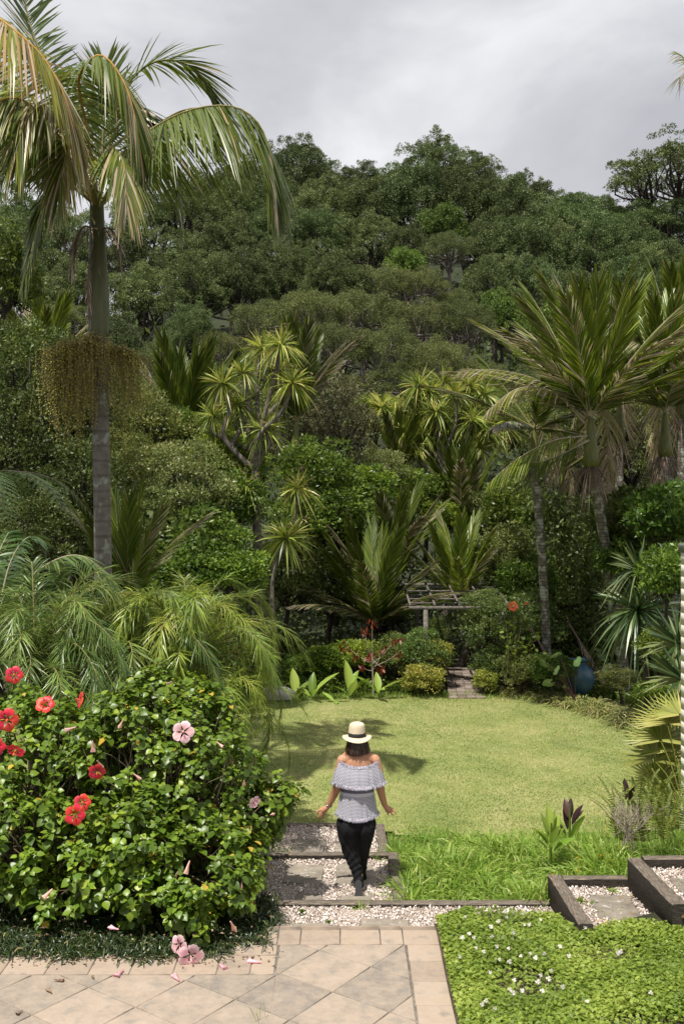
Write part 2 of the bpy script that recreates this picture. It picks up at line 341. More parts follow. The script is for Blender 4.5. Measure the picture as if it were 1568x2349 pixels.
M_kshaft = noisemat('king_crownshaft', [(0.3, (.075, .085, .035)), (.7, (.15, .15, .075))], 4, bump=.1, stretch=(3, 3, .4), rough=.5)
M_nshaft = noisemat('nikau_crownshaft', [(0.3, (.07, .08, .018)), (.7, (.16, .16, .04))], 5, bump=.1, stretch=(3, 3, .5), rough=.4)
M_litg = noisemat('ground_litter', [(0.3, (.018, .016, .009)), (.5, (.04, .045, .016)), (.7, (.09, .06, .035))], 3, 8, bump=.6)
M_hill = noisemat('hill_floor', [(0.3, (.014, .018, .008)), (.6, (.03, .04, .016)), (.8, (.05, .045, .025))], .6, 8, bump=.6)
M_lawn = noisemat('lawn_turf', [(0.28, (.12, .16, .045)), (.5, (.21, .24, .075)), (.72, (.33, .31, .14))], 1.1, 10, bump=.5, bscale=60, nrough=.7)
M_soil = noisemat('soil', [(0.3, (.03, .025, .015)), (.7, (.1, .075, .05))], 9, 8, bump=.6)
M_tile = noisemat('sandstone_tile', [(0.34, (.19, .165, .14)), (.46, (.28, .232, .185)), (.58, (.345, .278, .217)), (.75, (.40, .33, .265))], 5.5, 10, bump=.18, bscale=26, rough=.8, vmix=.2, second=(9, .54, .8, (.22, .2, .175)), nrough=.78)
M_tileb = noisemat('border_tile', [(0.3, (.25, .20, .16)), (.5, (.345, .27, .205)), (.75, (.39, .32, .255))], 6, 10, bump=.15, bscale=26, rough=.8, vmix=.2, second=(6, .54, .74, (.21, .18, .15)), nrough=.72)
M_grout = noisemat('grout', [(0.3, (.17, .145, .12)), (.7, (.40, .35, .3))], 12, bump=.4)
M_stone = noisemat('slab_stone', [(0.3, (.14, .12, .095)), (.5, (.23, .2, .16)), (.72, (.32, .275, .22))], 7, 9, bump=.35, bscale=30, vmix=.2, second=(16, .62, .7, (.38, .36, .33)))
M_shell = leafmat('shell_chip', [(0, (.34, .27, .22)), (.3, (.55, .46, .4)), (.7, (.74, .66, .6)), (1, (.82, .77, .73))], .7, .0, .3, .0)
M_gravel = noisemat('shell_bed', [(0.3, (.2, .15, .12)), (.5, (.42, .35, .3)), (.65, (.66, .58, .52))], 45, 6, bump=1.0, bscale=70)
M_sleep = noisemat('weathered_sleeper', [(0.3, (.06, .045, .035)), (.5, (.14, .115, .09)), (.7, (.27, .235, .19))], 7, 8, bump=.7, stretch=(1.5, 12, 12), second=(5, .6, .7, (.32, .22, .14)))
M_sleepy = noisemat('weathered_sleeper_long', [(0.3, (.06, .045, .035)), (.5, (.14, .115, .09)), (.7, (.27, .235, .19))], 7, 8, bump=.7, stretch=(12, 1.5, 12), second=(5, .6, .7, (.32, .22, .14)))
M_sleepd = noisemat('dark_sleeper_side', [(0.3, (.022, .018, .014)), (.6, (.05, .042, .034)), (.8, (.11, .095, .08))], 8, 8, bump=.5, stretch=(2, 2, 6))  # sides and ends of each sleeper, coloured darker than the top
M_perg = noisemat('weathered_pergola_timber', [(0.3, (.06, .052, .045)), (.7, (.2, .18, .155))], 18, bump=.4)
M_board = noisemat('cream_weatherboard', [(0.3, (.56, .54, .44)), (.7, (.66, .64, .54))], 3, bump=.05, rough=.6, second=(9, .66, .74, (.4, .37, .28)))
M_cap = plain('grey_green_cap', (.2, .22, .18), .5)
M_pot = noisemat('blue_glazed_pot', [(0.3, (.03, .075, .115)), (.5, (.04, .11, .165)), (.7, (.07, .12, .16))], 9, bump=.05, rough=.35, spec=.6)
M_brick = noisemat('path_brick', [(0.3, (.14, .11, .09)), (.7, (.26, .21, .175))], 8, bump=.4, vmix=.4)
M_rock = noisemat('pale_rock', [(0.3, (.3, .28, .25)), (.7, (.5, .48, .45))], 6)
M_black = plain('black_rubber', (.012, .012, .012), .6)
M_steel = plain('steel', (.4, .4, .4), .25); MATS['steel'].node_tree.nodes['Principled BSDF'].inputs['Metallic'].default_value = 1 if 'Principled BSDF' in MATS['steel'].node_tree.nodes else 0
# ------------------------------------------------------------ ground, hill, lawn
def sstep(a, b, x): t = np.clip((x - a) / (b - a), 0, 1); return t * t * (3 - 2 * t)
HY = [22, 30, 40, 50, 58, 70, 85, 100, 115, 135, 200, 600]; HZ = [-.55, -.4, 1.2, 5, 8, 11, 17, 25, 33, 36, 20, -5]
def hill_z(x, y):
    r = x / np.maximum(y, 1)
    lat = np.interp(r, [-1.2, -.36, -.22, -.1, 0, .12, .2, .3, .6, 1.4], [.7, .74, .8, 1.0, 1.02, 1.0, .93, .84, .8, .6])
    z = np.interp(y, HY, HZ)
    return np.where(z > 0, z * lat, z) + .25 * np.sin(x * .31) * np.sin(y * .27) * sstep(28, 45, y)
def ground_z(x, y):
    z = -0.10 - 0.09 * sstep(8.6, 8.75, y) - .1 * sstep(9.38, 9.5, y) - .15 * sstep(10, 12.6, y) - .03 * sstep(11, 12.4, y)
    side = sstep(1.7, 3.0, x) * (1 - sstep(9.6, 12.5, y)); z = z + side * .28
    z = z + sstep(3.2, 4.4, x) * .1 * (1 - sstep(11.6, 12.8, y)) - .05 * sstep(12.2, 12.9, y) * (1 - sstep(22, 24, y))
    return np.where(y > 22, hill_z(x, y), np.minimum(z + .0, 1))
xs = np.concatenate([np.linspace(-700, -60, 12), np.linspace(-50, -7, 24), np.linspace(-6.5, 6.5, 80), np.linspace(7, 50, 24), np.linspace(60, 700, 12)])
ys = np.concatenate([np.linspace(-60, 5, 8), np.linspace(6, 14, 90), np.linspace(14.3, 30, 40), np.linspace(31, 140, 80), np.linspace(150, 900, 16)])
X, Y = np.meshgrid(xs, ys, indexing='ij'); Z = ground_z(X, Y)
Vg = np.stack([X, Y, Z], -1).reshape(-1, 3); ny = len(ys)
i, j = np.meshgrid(np.arange(len(xs) - 1), np.arange(ny - 1), indexing='ij')
Fg = np.stack([i * ny + j, (i + 1) * ny + j, (i + 1) * ny + j + 1, i * ny + j + 1], -1).reshape(-1, 4)
mb = MB(); cy = Vg[Fg].mean(1)[:, 1]
mb.add(Vg, Fg[cy <= 30]); g_o = link('ground', mb.mesh('ground', M_litg, True)); tag(g_o, kind='structure')
mb = MB(); mb.add(Vg, Fg[cy > 30]); tag(link('hillside', mb.mesh('hillside', M_hill, True)), kind='structure')

LAWN_Z = -0.45
LAWN = [(-4.5, 12.4), (-1.2, 12.62), (.6, 12.62), (1.5, 12.3), (2.6, 12.1), (3.6, 12.5), (4.6, 13.0), (5.3, 14.2), (5.75, 16.0), (5.65, 17.8), (5.4, 19.3), (5.0, 20.5), (4.4, 21.4), (3.6, 21.9), (2.6, 22.0), (1.0, 21.9), (-1.2, 21.6), (-3.5, 21.4), (-6, 20.5), (-7, 17), (-6.5, 13.5)]
def inpoly(x, y, poly):
    c = np.zeros(len(x), bool); n = len(poly)
    for k in range(n):
        x0, y0 = poly[k]; x1, y1 = poly[(k + 1) % n]
        hit = ((y0 > y) != (y1 > y)) & (x < (x1 - x0) * (y - y0) / (y1 - y0 + 1e-12) + x0); c ^= hit
    return c
def lawn_z(x, y): return LAWN_Z + .008 * np.sin(x * 1.3 + .5) * np.sin(y * .9) + .0 * x
mb = MB(); xs2 = np.linspace(-7.2, 6.0, 90); ys2 = np.linspace(12, 22.2, 80); X, Y = np.meshgrid(xs2, ys2, indexing='ij')
Vl = np.stack([X, Y, lawn_z(X, Y)], -1).reshape(-1, 3); i, j = np.meshgrid(np.arange(89), np.arange(79), indexing='ij')
Fl = np.stack([i * 80 + j, (i + 1) * 80 + j, (i + 1) * 80 + j + 1, i * 80 + j + 1], -1).reshape(-1, 4)
cc = Vl[Fl].mean(1); Fl = Fl[inpoly(cc[:, 0], cc[:, 1], LAWN)]
mb.add(Vl, Fl); tag(link('lawn', mb.mesh('lawn', M_lawn, True)), kind='structure')
# mown blades
N = 205000; u = rng.random(N)
bx = rng.uniform(-7, 5.9, N); by = 12.1 + 9.9 * rng.random(N) ** 1.25
k = inpoly(bx, by, LAWN); bx, by = bx[k], by[k]; n = len(bx)
base = np.stack([bx, by, lawn_z(bx, by)], 1); d = rdir(n, 1.5); d[:, 2] = np.abs(d[:, 2])
patch = .5 + .3 * np.sin(bx * 1.9 + np.sin(by * 1.1) * 2) * np.sin(by * 1.4 + 1) + .16 * np.sin(bx * 6.1 + 2 * np.sin(by * 3)) * np.sin(by * 5.3 + bx) 
vv = np.clip(patch + rng.normal(size=n) * .25, 0, 1)
mb = MB(); side = unit(np.cross(d, rdir(n)))
edge = np.clip((by - 21.0) / .8, 0, 1)
strips(mb, base, d, side, rng.uniform(.022, .05, n) * (1 + edge), rng.uniform(.007, .012, n), .3, 1, vv, ((0, 1), (1, .15)))
tag(link('lawn_grass', mb.mesh('lawn_grass', M_lawnb)), 'short mown grass of the round garden lawn', 'grass', kind='stuff')
# longer fringe of grass round the lawn edge
pts = []
for k in range(len(LAWN)):
    a = np.array(LAWN[k]); b = np.array(LAWN[(k + 1) % len(LAWN)]); m = int(np.linalg.norm(b - a) * 480)
    q = a + (b - a) * rng.random((m, 1)) + rng.normal(size=(m, 2)) * .16; pts.append(q)
pts = np.concatenate(pts); pts = pts[(pts[:, 1] > 14.5) | (np.abs(pts[:, 0]) > 4)]; n = len(pts)
mb = MB(); d = rdir(n, 2.2); d[:, 2] = np.abs(d[:, 2])
strips(mb, np.c_[pts, np.full(n, LAWN_Z - .02)], d, unit(np.cross(d, rdir(n))), rng.uniform(.06, .22, n), .011, .3, 2, rng.random(n))
tag(link('lawn_edge_grass', mb.mesh('lawn_edge_grass', M_grass)), 'unmown grass fringe around the lawn edge', 'grass', kind='stuff')

# ------------------------------------------------------------ patio
patio = link('patio', None); tag(patio, kind='structure')
mb = MB(); box(mb, (-1.575, 6.45, -.075), (5.05, 4.4, .13)); link('grout_bed', mb.mesh('grout_bed', M_grout), patio)
def clip(poly, nx, ny_, c):
    out = []
    for k in range(len(poly)):
        a, b = poly[k], poly[(k + 1) % len(poly)]; da = a[0] * nx + a[1] * ny_ - c; db = b[0] * nx + b[1] * ny_ - c
        if da <= 0: out.append(a)
        if da * db < 0: t = da / (da - db); out.append((a[0] + (b[0] - a[0]) * t, a[1] + (b[1] - a[1]) * t))
    return out
def area(p): return abs(sum(p[k][0] * p[(k + 1) % len(p)][1] - p[(k + 1) % len(p)][0] * p[k][1] for k in range(len(p)))) / 2 if len(p) > 2 else 0
def slab_mesh(name, polys, z0, z1, mat, bev=.004, jit=0.0, val=None):
    mb = MB(); v = rng.random() if val is None else val
    for p in polys:
        if area(p) < .0015: continue
        c = np.mean(p, 0); n = len(p); P0 = np.array(p, float)
        if np.sum(P0[:, 0] * np.roll(P0[:, 1], -1) - np.roll(P0[:, 0], -1) * P0[:, 1]) < 0: P0 = P0[::-1]
        ins = P0 + unit(c - P0) * bev * 1.5
        r = [np.c_[P0, np.full(n, z0)], np.c_[P0, np.full(n, z1 - bev)], np.c_[ins, np.full(n, z1) + (rng.random(n) - .5) * jit]]
        loft(mb, r, v, cap0=False)
    return mb.mesh(name, mat) if mb.n else None
def shrink(p, g):
    c = np.mean(p, 0); return [tuple(np.array(q) - g * np.sign(np.array(q) - c) * [1, 1]) for q in p]
th = math.atan2(-.301, .416); e1 = np.array([math.cos(th), math.sin(th)]); e2 = np.array([-e1[1], e1[0]]); S = .512; G = .005
O = np.array([-.186, 8.187])
for a in range(-12, 14):
    for b in range(-12, 8):
        q = [O + e1 * (S * (a + i_) + (G if i_ == 0 else -G)) + e2 * (S * (b + j_) + (G if j_ == 0 else -G)) for i_, j_ in ((0, 0), (1, 0), (1, 1), (0, 1))]
        q = [tuple(v) for v in q]
        q = clip(q, 1, 0, .525 - G); q = clip(q, 0, 1, 8.285 - G) if q else q
        q = clip(q, -1, 0, 3.9) if q else q; q = clip(q, 0, -1, -4.6) if q else q
        if len(q) < 3: continue
        if max(p[1] for p in q) > 7.745 - G and min(p[0] for p in q) < -.52 + G:
            A = clip(q, -1, 0, .52 - G)
            B = clip(clip(q, 1, 0, -.52 + G), 0, 1, 7.745 - G)
            ps = [A, B]
        else: ps = [q]
        me = slab_mesh('tile', ps, -.02, .0, M_tile)
        if me: link('tile', me, patio)
def rect(x0, x1, y0, y1, g=G): return [(x0 + g, y0 + g), (x1 - g, y0 + g), (x1 - g, y1 - g), (x0 + g, y1 - g)]
xj = [-1.35, -1.02, -.8, -.542, -.35, -.015, .323, .515, .86]
for k in range(len(xj) - 1):
    o = link('edge_tile', slab_mesh('edge_tile', [rect(xj[k], xj[k + 1], 8.29, 8.655)], -.02, .0, M_tileb), patio)
    mb = MB()
    for r in range(5): box(mb, ((xj[k] + xj[k + 1]) / 2, 8.575 + r * .015, .001), (xj[k + 1] - xj[k] - .02, .007, .004), 0, .2)
    box(mb, ((xj[k] + xj[k + 1]) / 2, 8.662, -.022), (xj[k + 1] - xj[k] - .008, .018, .036), 0, .3)
    link('nosing', mb.mesh('nosing', M_tileb), o)
yj = [8.285, 7.99, 7.64, 7.27, 6.9, 6.52, 6.14]
for k in range(len(yj) - 1): link('edge_tile', slab_mesh('edge_tile', [rect(.535, .92, yj[k + 1], yj[k])], -.02, .0, M_tileb), patio)
xj = [-3.7, -3.35, -3.02, -2.66, -2.32, -1.98, -1.66, -1.32, -.98, -.72, -.53]
for k in range(len(xj) - 1): link('edge_tile', slab_mesh('edge_tile', [rect(xj[k], xj[k + 1], 7.755, 8.09)], -.02, .0, M_tileb), patio)
link('edge_tile', slab_mesh('edge_tile', [rect(-.88, -.53, 8.1, 8.28)], -.02, .0, M_tileb), patio)

# ------------------------------------------------------------ shell beds, paving stones, sleepers
def bed(name, x0, x1, y0, y1, z):
    mb = MB(); nx, ny_ = int((x1 - x0) / .05) + 2, int((y1 - y0) / .05) + 2
    X, Y = np.meshgrid(np.linspace(x0, x1, nx), np.linspace(y0, y1, ny_), indexing='ij'); Zb = z + .006 * rng.normal(size=X.shape)
    V = np.stack([X, Y, Zb], -1).reshape(-1, 3); i, j = np.meshgrid(np.arange(nx - 1), np.arange(ny_ - 1), indexing='ij')
    mb.add(V, np.stack([i * ny_ + j, (i + 1) * ny_ + j, (i + 1) * ny_ + j + 1, i * ny_ + j + 1], -1).reshape(-1, 4))
    o = link(name, mb.mesh(name, M_gravel, True)); tag(o, kind='structure'); return o
beds = {}
BD = {'landing': (-1.1, 1.97, 8.66, 9.36, -.115), 'walk_near': (-1.0, .5, 9.42, 11.0, -.245), 'walk_far': (-1.0, .42, 11.05, 12.5, -.36), 'box_low': (2.06, 2.7, 8.28, 9.36, .07), 'box_high': (2.8, 4.2, 8.2, 9.3, .26)}
for k, v in BD.items(): beds[k] = bed({'landing': 'shell_landing', 'walk_near': 'shell_path', 'walk_far': 'shell_path', 'box_low': 'shell_step', 'box_high': 'shell_step'}[k], *v)
STONES = []
def stone(bedk, pts, val=None):
    z = BD[bedk][4]
    p = np.array(pts, float); n = 14; q = []
    for k in range(len(p)):
        a, b = p[k], p[(k + 1) % len(p)]
        for t in (0, .35, .7): q.append(a + (b - a) * t + rng.normal(size=2) * .008)
    me = slab_mesh('paving_stone', [[tuple(v) for v in q]], z - .03, z + .022, M_stone, .008, .003)
    link('paving_stone', me, beds[bedk]); STONES.append(p)
stone('walk_near', [(-.62, 10.28), (-.2, 10.24), (-.19, 10.8), (-.58, 10.82)])
stone('walk_near', [(-.07, 10.22), (.36, 10.25), (.33, 10.8), (-.05, 10.84)])
stone('walk_near', [(-.5, 9.6), (-.18, 9.58), (-.2, 9.98), (-.45, 10.0)])
stone('walk_near', [(-.05, 9.55), (.3, 9.55), (.28, 9.92), (-.02, 9.93)])
stone('walk_far', [(-.6, 11.55), (-.22, 11.5), (-.2, 11.95), (-.56, 12.0)])
stone('walk_far', [(-.1, 11.6), (.22, 11.56), (.2, 12.0), (-.02, 12.12)])
stone('landing', [(-.6, 8.72), (-.1, 8.7), (-.12, 8.95), (-.55, 8.98)])
stone('landing', [(.12, 8.72), (.62, 8.7), (.6, 9.04), (.18, 9.06)])
stone('landing', [(1.0, 8.75), (1.68, 8.76), (1.66, 9.1), (1.02, 9.12)])
stone('box_low', [(2.22, 8.62), (2.6, 8.56), (2.62, 9.12), (2.26, 9.14)])
stone('box_high', [(2.98, 8.3), (3.6, 8.3), (3.6, 9.02), (2.95, 9.04)])
for k, (x0, x1, y0, y1, z) in BD.items():     # loose shell chips lying on each bed
    n = int((x1 - x0) * (y1 - y0) * 5200); px_, py_ = rng.uniform(x0, x1, n), rng.uniform(y0, y1, n)
    keep = np.ones(n, bool)
    for s in STONES:
        ins = inpoly(px_, py_, [tuple(v) for v in s]); keep &= ~(ins & (rng.random(n) > .03))
    dirt = np.sin(px_ * 5.1 + 1) * np.sin(py_ * 4.3 + px_ * 2) + (np.sin(px_ * 13) * np.sin(py_ * 11)) * .5
    keep &= rng.random(n) < np.clip(1.0 - np.maximum(dirt - .25, 0) * 1.1, .15, 1)
    px_, py_ = px_[keep], py_[keep]; n = len(px_); mb = MB(); c = np.c_[px_, py_, z + .006 + rng.random(n) * .014]
    nm = rdir(n, 1.2); al = unit(np.cross(nm, rdir(n))); s = rng.uniform(.010, .03, n)
    leaves(mb, c, al, nm, s, s * .8, rng.random(n), .25)
    tag(link('shell_chips', mb.mesh('shell_chips', M_shell), beds[k]), kind='stuff')
def sleeper(label, c, size, rz=0.0, long='x', dark=False):
    nseg = 9; L_, W_, H_ = size; mb = MB()
    xs_ = np.linspace(-L_ / 2, L_ / 2, nseg); b_ = .008; rings = []
    for x in xs_:
        j = rng.normal(size=(6, 2)) * .0022
        pr = np.array([(-W_ / 2, -H_), (-W_ / 2, -b_), (-W_ / 2 + b_, 0), (W_ / 2 - b_, 0), (W_ / 2, -b_), (W_ / 2, -H_)]) + j
        rings.append([(x, -p[0], p[1]) if False else (x, p[0], p[1]) for p in pr])
    rings = np.array(rings); K, n = rings.shape[:2]
    i, j = np.meshgrid(np.arange(K - 1), np.arange(n), indexing='ij'); j2 = (j + 1) % n
    F = np.stack([i * n + j, (i + 1) * n + j, (i + 1) * n + j2, i * n + j2], -1).reshape(-1, 4)
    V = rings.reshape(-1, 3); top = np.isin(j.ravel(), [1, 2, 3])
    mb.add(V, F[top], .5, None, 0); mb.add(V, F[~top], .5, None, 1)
    for r in (0, K - 1):
        cc_ = np.concatenate([rings[r], rings[r].mean(0)[None]]); q = np.arange(n); f = np.stack([q, (q + 1) % n, np.full(n, n)], -1); mb.add(cc_, f if r == 0 else f[:, ::-1], .5, None, 1)
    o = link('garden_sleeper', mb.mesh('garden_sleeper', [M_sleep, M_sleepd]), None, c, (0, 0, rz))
    return tag(o, label, 'garden sleeper')
H = math.pi / 2
sleeper('long low weathered sleeper across the shell steps behind the woman\'s heel', (.46, 9.39, -.075), (3.04, .1, .2))
sleeper('weathered cross sleeper under the woman\'s knees between two shell steps', (-.21, 11.03, -.18), (1.64, .1, .2))
sleeper('farthest cross sleeper, where the shell steps meet the lawn', (-.37, 12.55, -.33), (1.6, .1, .2))
sleeper('weathered side sleeper to the right of the woman\'s front foot, beside tall grass', (.56, 10.21, -.165), (1.5, .115, .2), H)
sleeper('side sleeper right of the woman\'s thigh, running up to the lawn', (.475, 11.8, -.31), (1.38, .11, .2), H)
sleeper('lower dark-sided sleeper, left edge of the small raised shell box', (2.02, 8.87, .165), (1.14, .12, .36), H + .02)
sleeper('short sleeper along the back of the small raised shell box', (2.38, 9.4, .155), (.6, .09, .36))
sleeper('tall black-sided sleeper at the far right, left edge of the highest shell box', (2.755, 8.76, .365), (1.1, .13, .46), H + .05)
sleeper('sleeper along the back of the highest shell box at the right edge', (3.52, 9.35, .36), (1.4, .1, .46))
sleeper('half buried sleeper at the front of the small raised shell box, among weeds', (2.38, 8.235, .085), (.6, .09, .25))

# ------------------------------------------------------------ path and pergola beyond the lawn
path = link('brick_path', None); tag(path, kind='structure')
bm_ = MB(); box(bm_, (0, 0, 0), (.19, .3, .06), 0, .5, .003, .006); bms = [bm_.mesh('brick', M_brick)]
bm_ = MB(); box(bm_, (0, 0, 0), (.185, .29, .06), 0, .1, .003, .006); bms.append(bm_.mesh('brick', M_brick))
bm_ = MB(); box(bm_, (0, 0, 0), (.19, .295, .06), 0, .9, .003, .006); bms.append(bm_.mesh('brick', M_brick))
for r in range(11):
    for c in range(4):
        link('brick', bms[rng.integers(3)], path, (2.42 + c * .2 + .026 * r, 21.75 + r * .31, -.45 + rng.random() * .012 + r * .012), (0, 0, rng.normal() * .015))
pg = thing('pergola', 'weathered open timber pergola with lattice roof over the brick path', 'pergola', (2.2, 23, -.5))
def part(parent, name, mb, mats, smooth=False): return link(name, mb.mesh(name, mats, smooth), parent)
PX0, PX1, PZ = -.68, 1.72, 1.92      # local to the pergola
RT = .13                              # the roof rises gently towards the back
for yy in (-.35, 2.25):
    mb = MB(); box(mb, ((PX0 + PX1) / 2, yy, PZ + (yy + .35) * RT), (PX1 - PX0, .05, .075), 0, .5, .003); part(pg, 'beam', mb, M_perg)
for q in range(5):
    mb = MB(); tubeq = np.array([(PX0 + .025 + q * .56, -.36, PZ + .062), (PX0 + .025 + q * .56, 2.27, PZ + .062 + 2.63 * RT)]); box(mb, (0, 0, 0), (.042, 2.66, .045), 0, .5, .002)
    o = part(pg, 'rafter', mb, M_perg); o.location = tubeq.mean(0); o.rotation_euler = (math.atan(RT), 0, 0)
for q in range(5):
    yy = .08 + q * .45; mb = MB(); box(mb, ((PX0 + PX1) / 2, yy, PZ + .012 + (yy + .35) * RT), (PX1 - PX0 - .06, .045, .03), 0, .5, .003); part(pg, 'slat', mb, M_perg)
for xx in (-.3, 1.45):
    for yy in (-.35, 2.25):
        mb = MB(); box(mb, (xx, yy, (PZ - .04 + (yy + .35) * RT) / 2 - .06), (.1, .1, PZ - .04 + (yy + .35) * RT + .12), 0, .5, .004); part(pg, 'post', mb, M_perg)

# ------------------------------------------------------------ weatherboard house corner at the right edge
hs = thing('house', 'cream weatherboard corner of the house at the right picture edge', 'house', (4.29, 12.6, -.24))
Yf = 12.6; hz = 3.34; nb_ = 22; bh = hz / nb_
bmesh = MB(); Lb = 4.5
pr = np.array([(-.012, 0), (-.008, bh * .992), (.012, bh), (.012, 0)])
rings = np.array([[(p[0], y, p[1]) for p in pr] for y in (0, -Lb)])
loft(bmesh, rings[:, ::-1]); bme = bmesh.mesh('weatherboard', M_board)
for q in range(nb_): link('weatherboard', bme, hs, (-.004, -.02, q * bh + .002))
bmesh = MB(); rings = np.array([[(x, -p[0], p[1]) for p in pr] for x in (0, 3.0)]); loft(bmesh, rings[:, ::-1]); bme2 = bmesh.mesh('end_weatherboard', M_board)
mb = MB(); box(mb, (1.5, -2.27, hz / 2), (2.96, 4.46, hz - .01)); part(hs, 'wall', mb, M_board)
for q in range(nb_): link('weatherboard', bme2, hs, (0.02, -.03, q * bh + .002))
mb = MB(); box(mb, (1.5, -2.26, hz + .05), (3.06, 4.6, .1), 0, .5, 0, .01); part(hs, 'cap', mb, M_cap)
mb = MB(); box(mb, (1.5, -2.27, -.35), (2.8, 4.3, .68)); part(hs, 'foundation', mb, M_grout)
# ------------------------------------------------------------ tree prototypes (unit: crown about 1 m radius, centre at origin, trunk down)
def limbs(mb, start, targets, r0, g, sides=5, bend=.18, n=6):
    for tg in targets:
        s = np.array(start, float) + g.normal(size=3) * .03; m = (s + tg) / 2 + g.normal(size=3) * bend; m[2] -= .08
        pts = bez([s, m, tg], n); tube(mb, pts, np.linspace(r0, r0 * .25, n), sides, .5, False)
def crown(seed, nb_, nt, nl, leaf, rb, rt, flat=.75, low=-.25, bflat=.8, tflat=.7, open_=0.0, up=.6, hexa=False, shape=1.0, wd=.5):
    g = np.random.default_rng(seed); mb = MB(); tk = MB()
    k = np.arange(nb_) + .5; ph = np.arccos(1 - (1 - low) * k / nb_); th = np.pi * (1 + 5 ** .5) * k
    bd = np.stack([np.cos(th) * np.sin(ph), np.sin(th) * np.sin(ph), np.cos(ph)], 1) + g.normal(size=(nb_, 3)) * .12
    br = g.uniform(.62, .95, nb_) * (1 - rb * .35)
    bc_ = bd * br[:, None] * np.array([1, 1, flat])
    if open_: bc_ = bc_[g.random(nb_) > open_]
    Rb = rb * g.uniform(.75, 1.2, len(bc_))
    for c, r in zip(bc_, Rb):
        td = rdir(nt, up, g); td[:, 2] = np.where(td[:, 2] < -.35, -td[:, 2], td[:, 2]); tcn = c + td * (r * g.uniform(.75, 1.0, nt))[:, None] * np.array([1, 1, bflat])
        ld = rdir(nt * nl, .45, g); tci = np.repeat(tcn, nl, 0)
        lp = tci + ld * (rt * g.uniform(.35, 1.0, nt * nl))[:, None] * np.array([1, 1, tflat])
        al = unit(ld + g.normal(size=ld.shape) * .55 + np.array([0, 0, .25])); nm = unit(np.cross(al, rdir(len(al), 0, g)) + np.array([0, 0, .6]))
        hv = np.clip(np.repeat(g.normal(.42, .22, nt), nl) + g.normal(size=nt * nl) * .2, 0, 1)
        leaves(mb, lp, al, nm, leaf * g.uniform(.7, 1.3, len(lp)), leaf * wd * g.uniform(.8, 1.2, len(lp)), hv, .12, .05, 0, hexa)
    base = np.array([0, 0, -flat * .75])
    tube(tk, bez([(g.normal() * .1, g.normal() * .1, -2.6), (g.normal() * .07, g.normal() * .07, -1.4), base], 8), np.linspace(.085, .06, 8), 8, .5, False)
    forks = [base + np.array([math.cos(q) * .3, math.sin(q) * .3, .3 + .1 * g.random()]) for q in g.random() * 6 + np.arange(4) * 1.57]
    for f in forks: tube(tk, bez([base, (base + f) / 2 + g.normal(size=3) * .05, f], 5), np.linspace(.055, .038, 5), 6, .5, False)
    for c in bc_:
        f = min(forks, key=lambda q: np.linalg.norm(q - c)); limbs(tk, f, [c], .026, g)
    return mb, tk
def proto(name, seed, leafm, barkm, **kw):
    c, t = crown(seed, **kw); return (c.mesh(name + '_crown', leafm), t.mesh(name + '_trunk', barkm))
PO = [proto('canopy', 11 + s, M_poh, M_bark, nb_=40, nt=16, nl=56, leaf=.038, rb=.31, rt=.092, flat=.95, low=-.5, bflat=.95, tflat=.85, up=.55, wd=.55) for s in range(5)]
POo = [proto('open_canopy', 31 + s, M_poh, M_bark, nb_=60, nt=15, nl=30, leaf=.036, rb=.21, rt=.07, flat=.85, low=-.3, open_=.1) for s in range(2)]
KA = [proto('kanuka', 41 + s, M_kan, M_barkg, nb_=34, nt=18, nl=40, leaf=.038, rb=.29, rt=.10, flat=.62, low=-.15, bflat=.7, tflat=.75, wd=.35, up=.8) for s in range(3)]
GR = [proto('broadleaf', 51 + s, M_hillg, M_bark, nb_=28, nt=14, nl=26, leaf=.08, rb=.34, rt=.12, flat=.85, low=-.4) for s in range(2)]
def shrubs(name, m, seeds, **kw):
    d = dict(nb_=30, nt=13, nl=15, leaf=.105, rb=.36, rt=.15, flat=.95, low=-.75, up=.3, wd=.5); d.update(kw)
    return [proto(name, s, m, M_bark, **d) for s in seeds]
SH = {'G': shrubs('shrub', M_green, (61, 62), hexa=False), 'Y': shrubs('pale_shrub', M_pale, (63,), leaf=.07, nl=20, nt=13, wd=.55, open_=.1), 'M': shrubs('olive_shrub', M_olive, (64, 65), leaf=.07, nl=24),
      'D': shrubs('dark_shrub', M_dark, (66, 67), leaf=.06, nl=28), 'B': shrubs('brown_shrub', M_brown, (68,), leaf=.075, nl=24, wd=.25), 'L': shrubs('glossy_shrub', M_green, (69, 70), leaf=.17, nl=9, nt=12, wd=.52),
      'R': shrubs('bright_shrub', M_bright, (71, 72), leaf=.13, nl=12), 'V': shrubs('vine', M_vine, (73, 74), leaf=.075, nl=24, wd=.45), 'Q': shrubs('yellow_shrub', M_yel, (75,), leaf=.13, nl=14, nt=11, wd=.4)}
def tree(name, cat, label, pr, x, y, wpx, Yd, hs_=1.0, group=None, ds=1.0):
    r = wpx / 2 / 2286.6 * Yd; c = P(x, y, Yd)
    t = thing(name, label, cat, c, (0, 0, rng.random() * 6.28), group, (r, r * ds, r * hs_))
    link('crown', pr[0], t); link('trunk', pr[1], t); return t
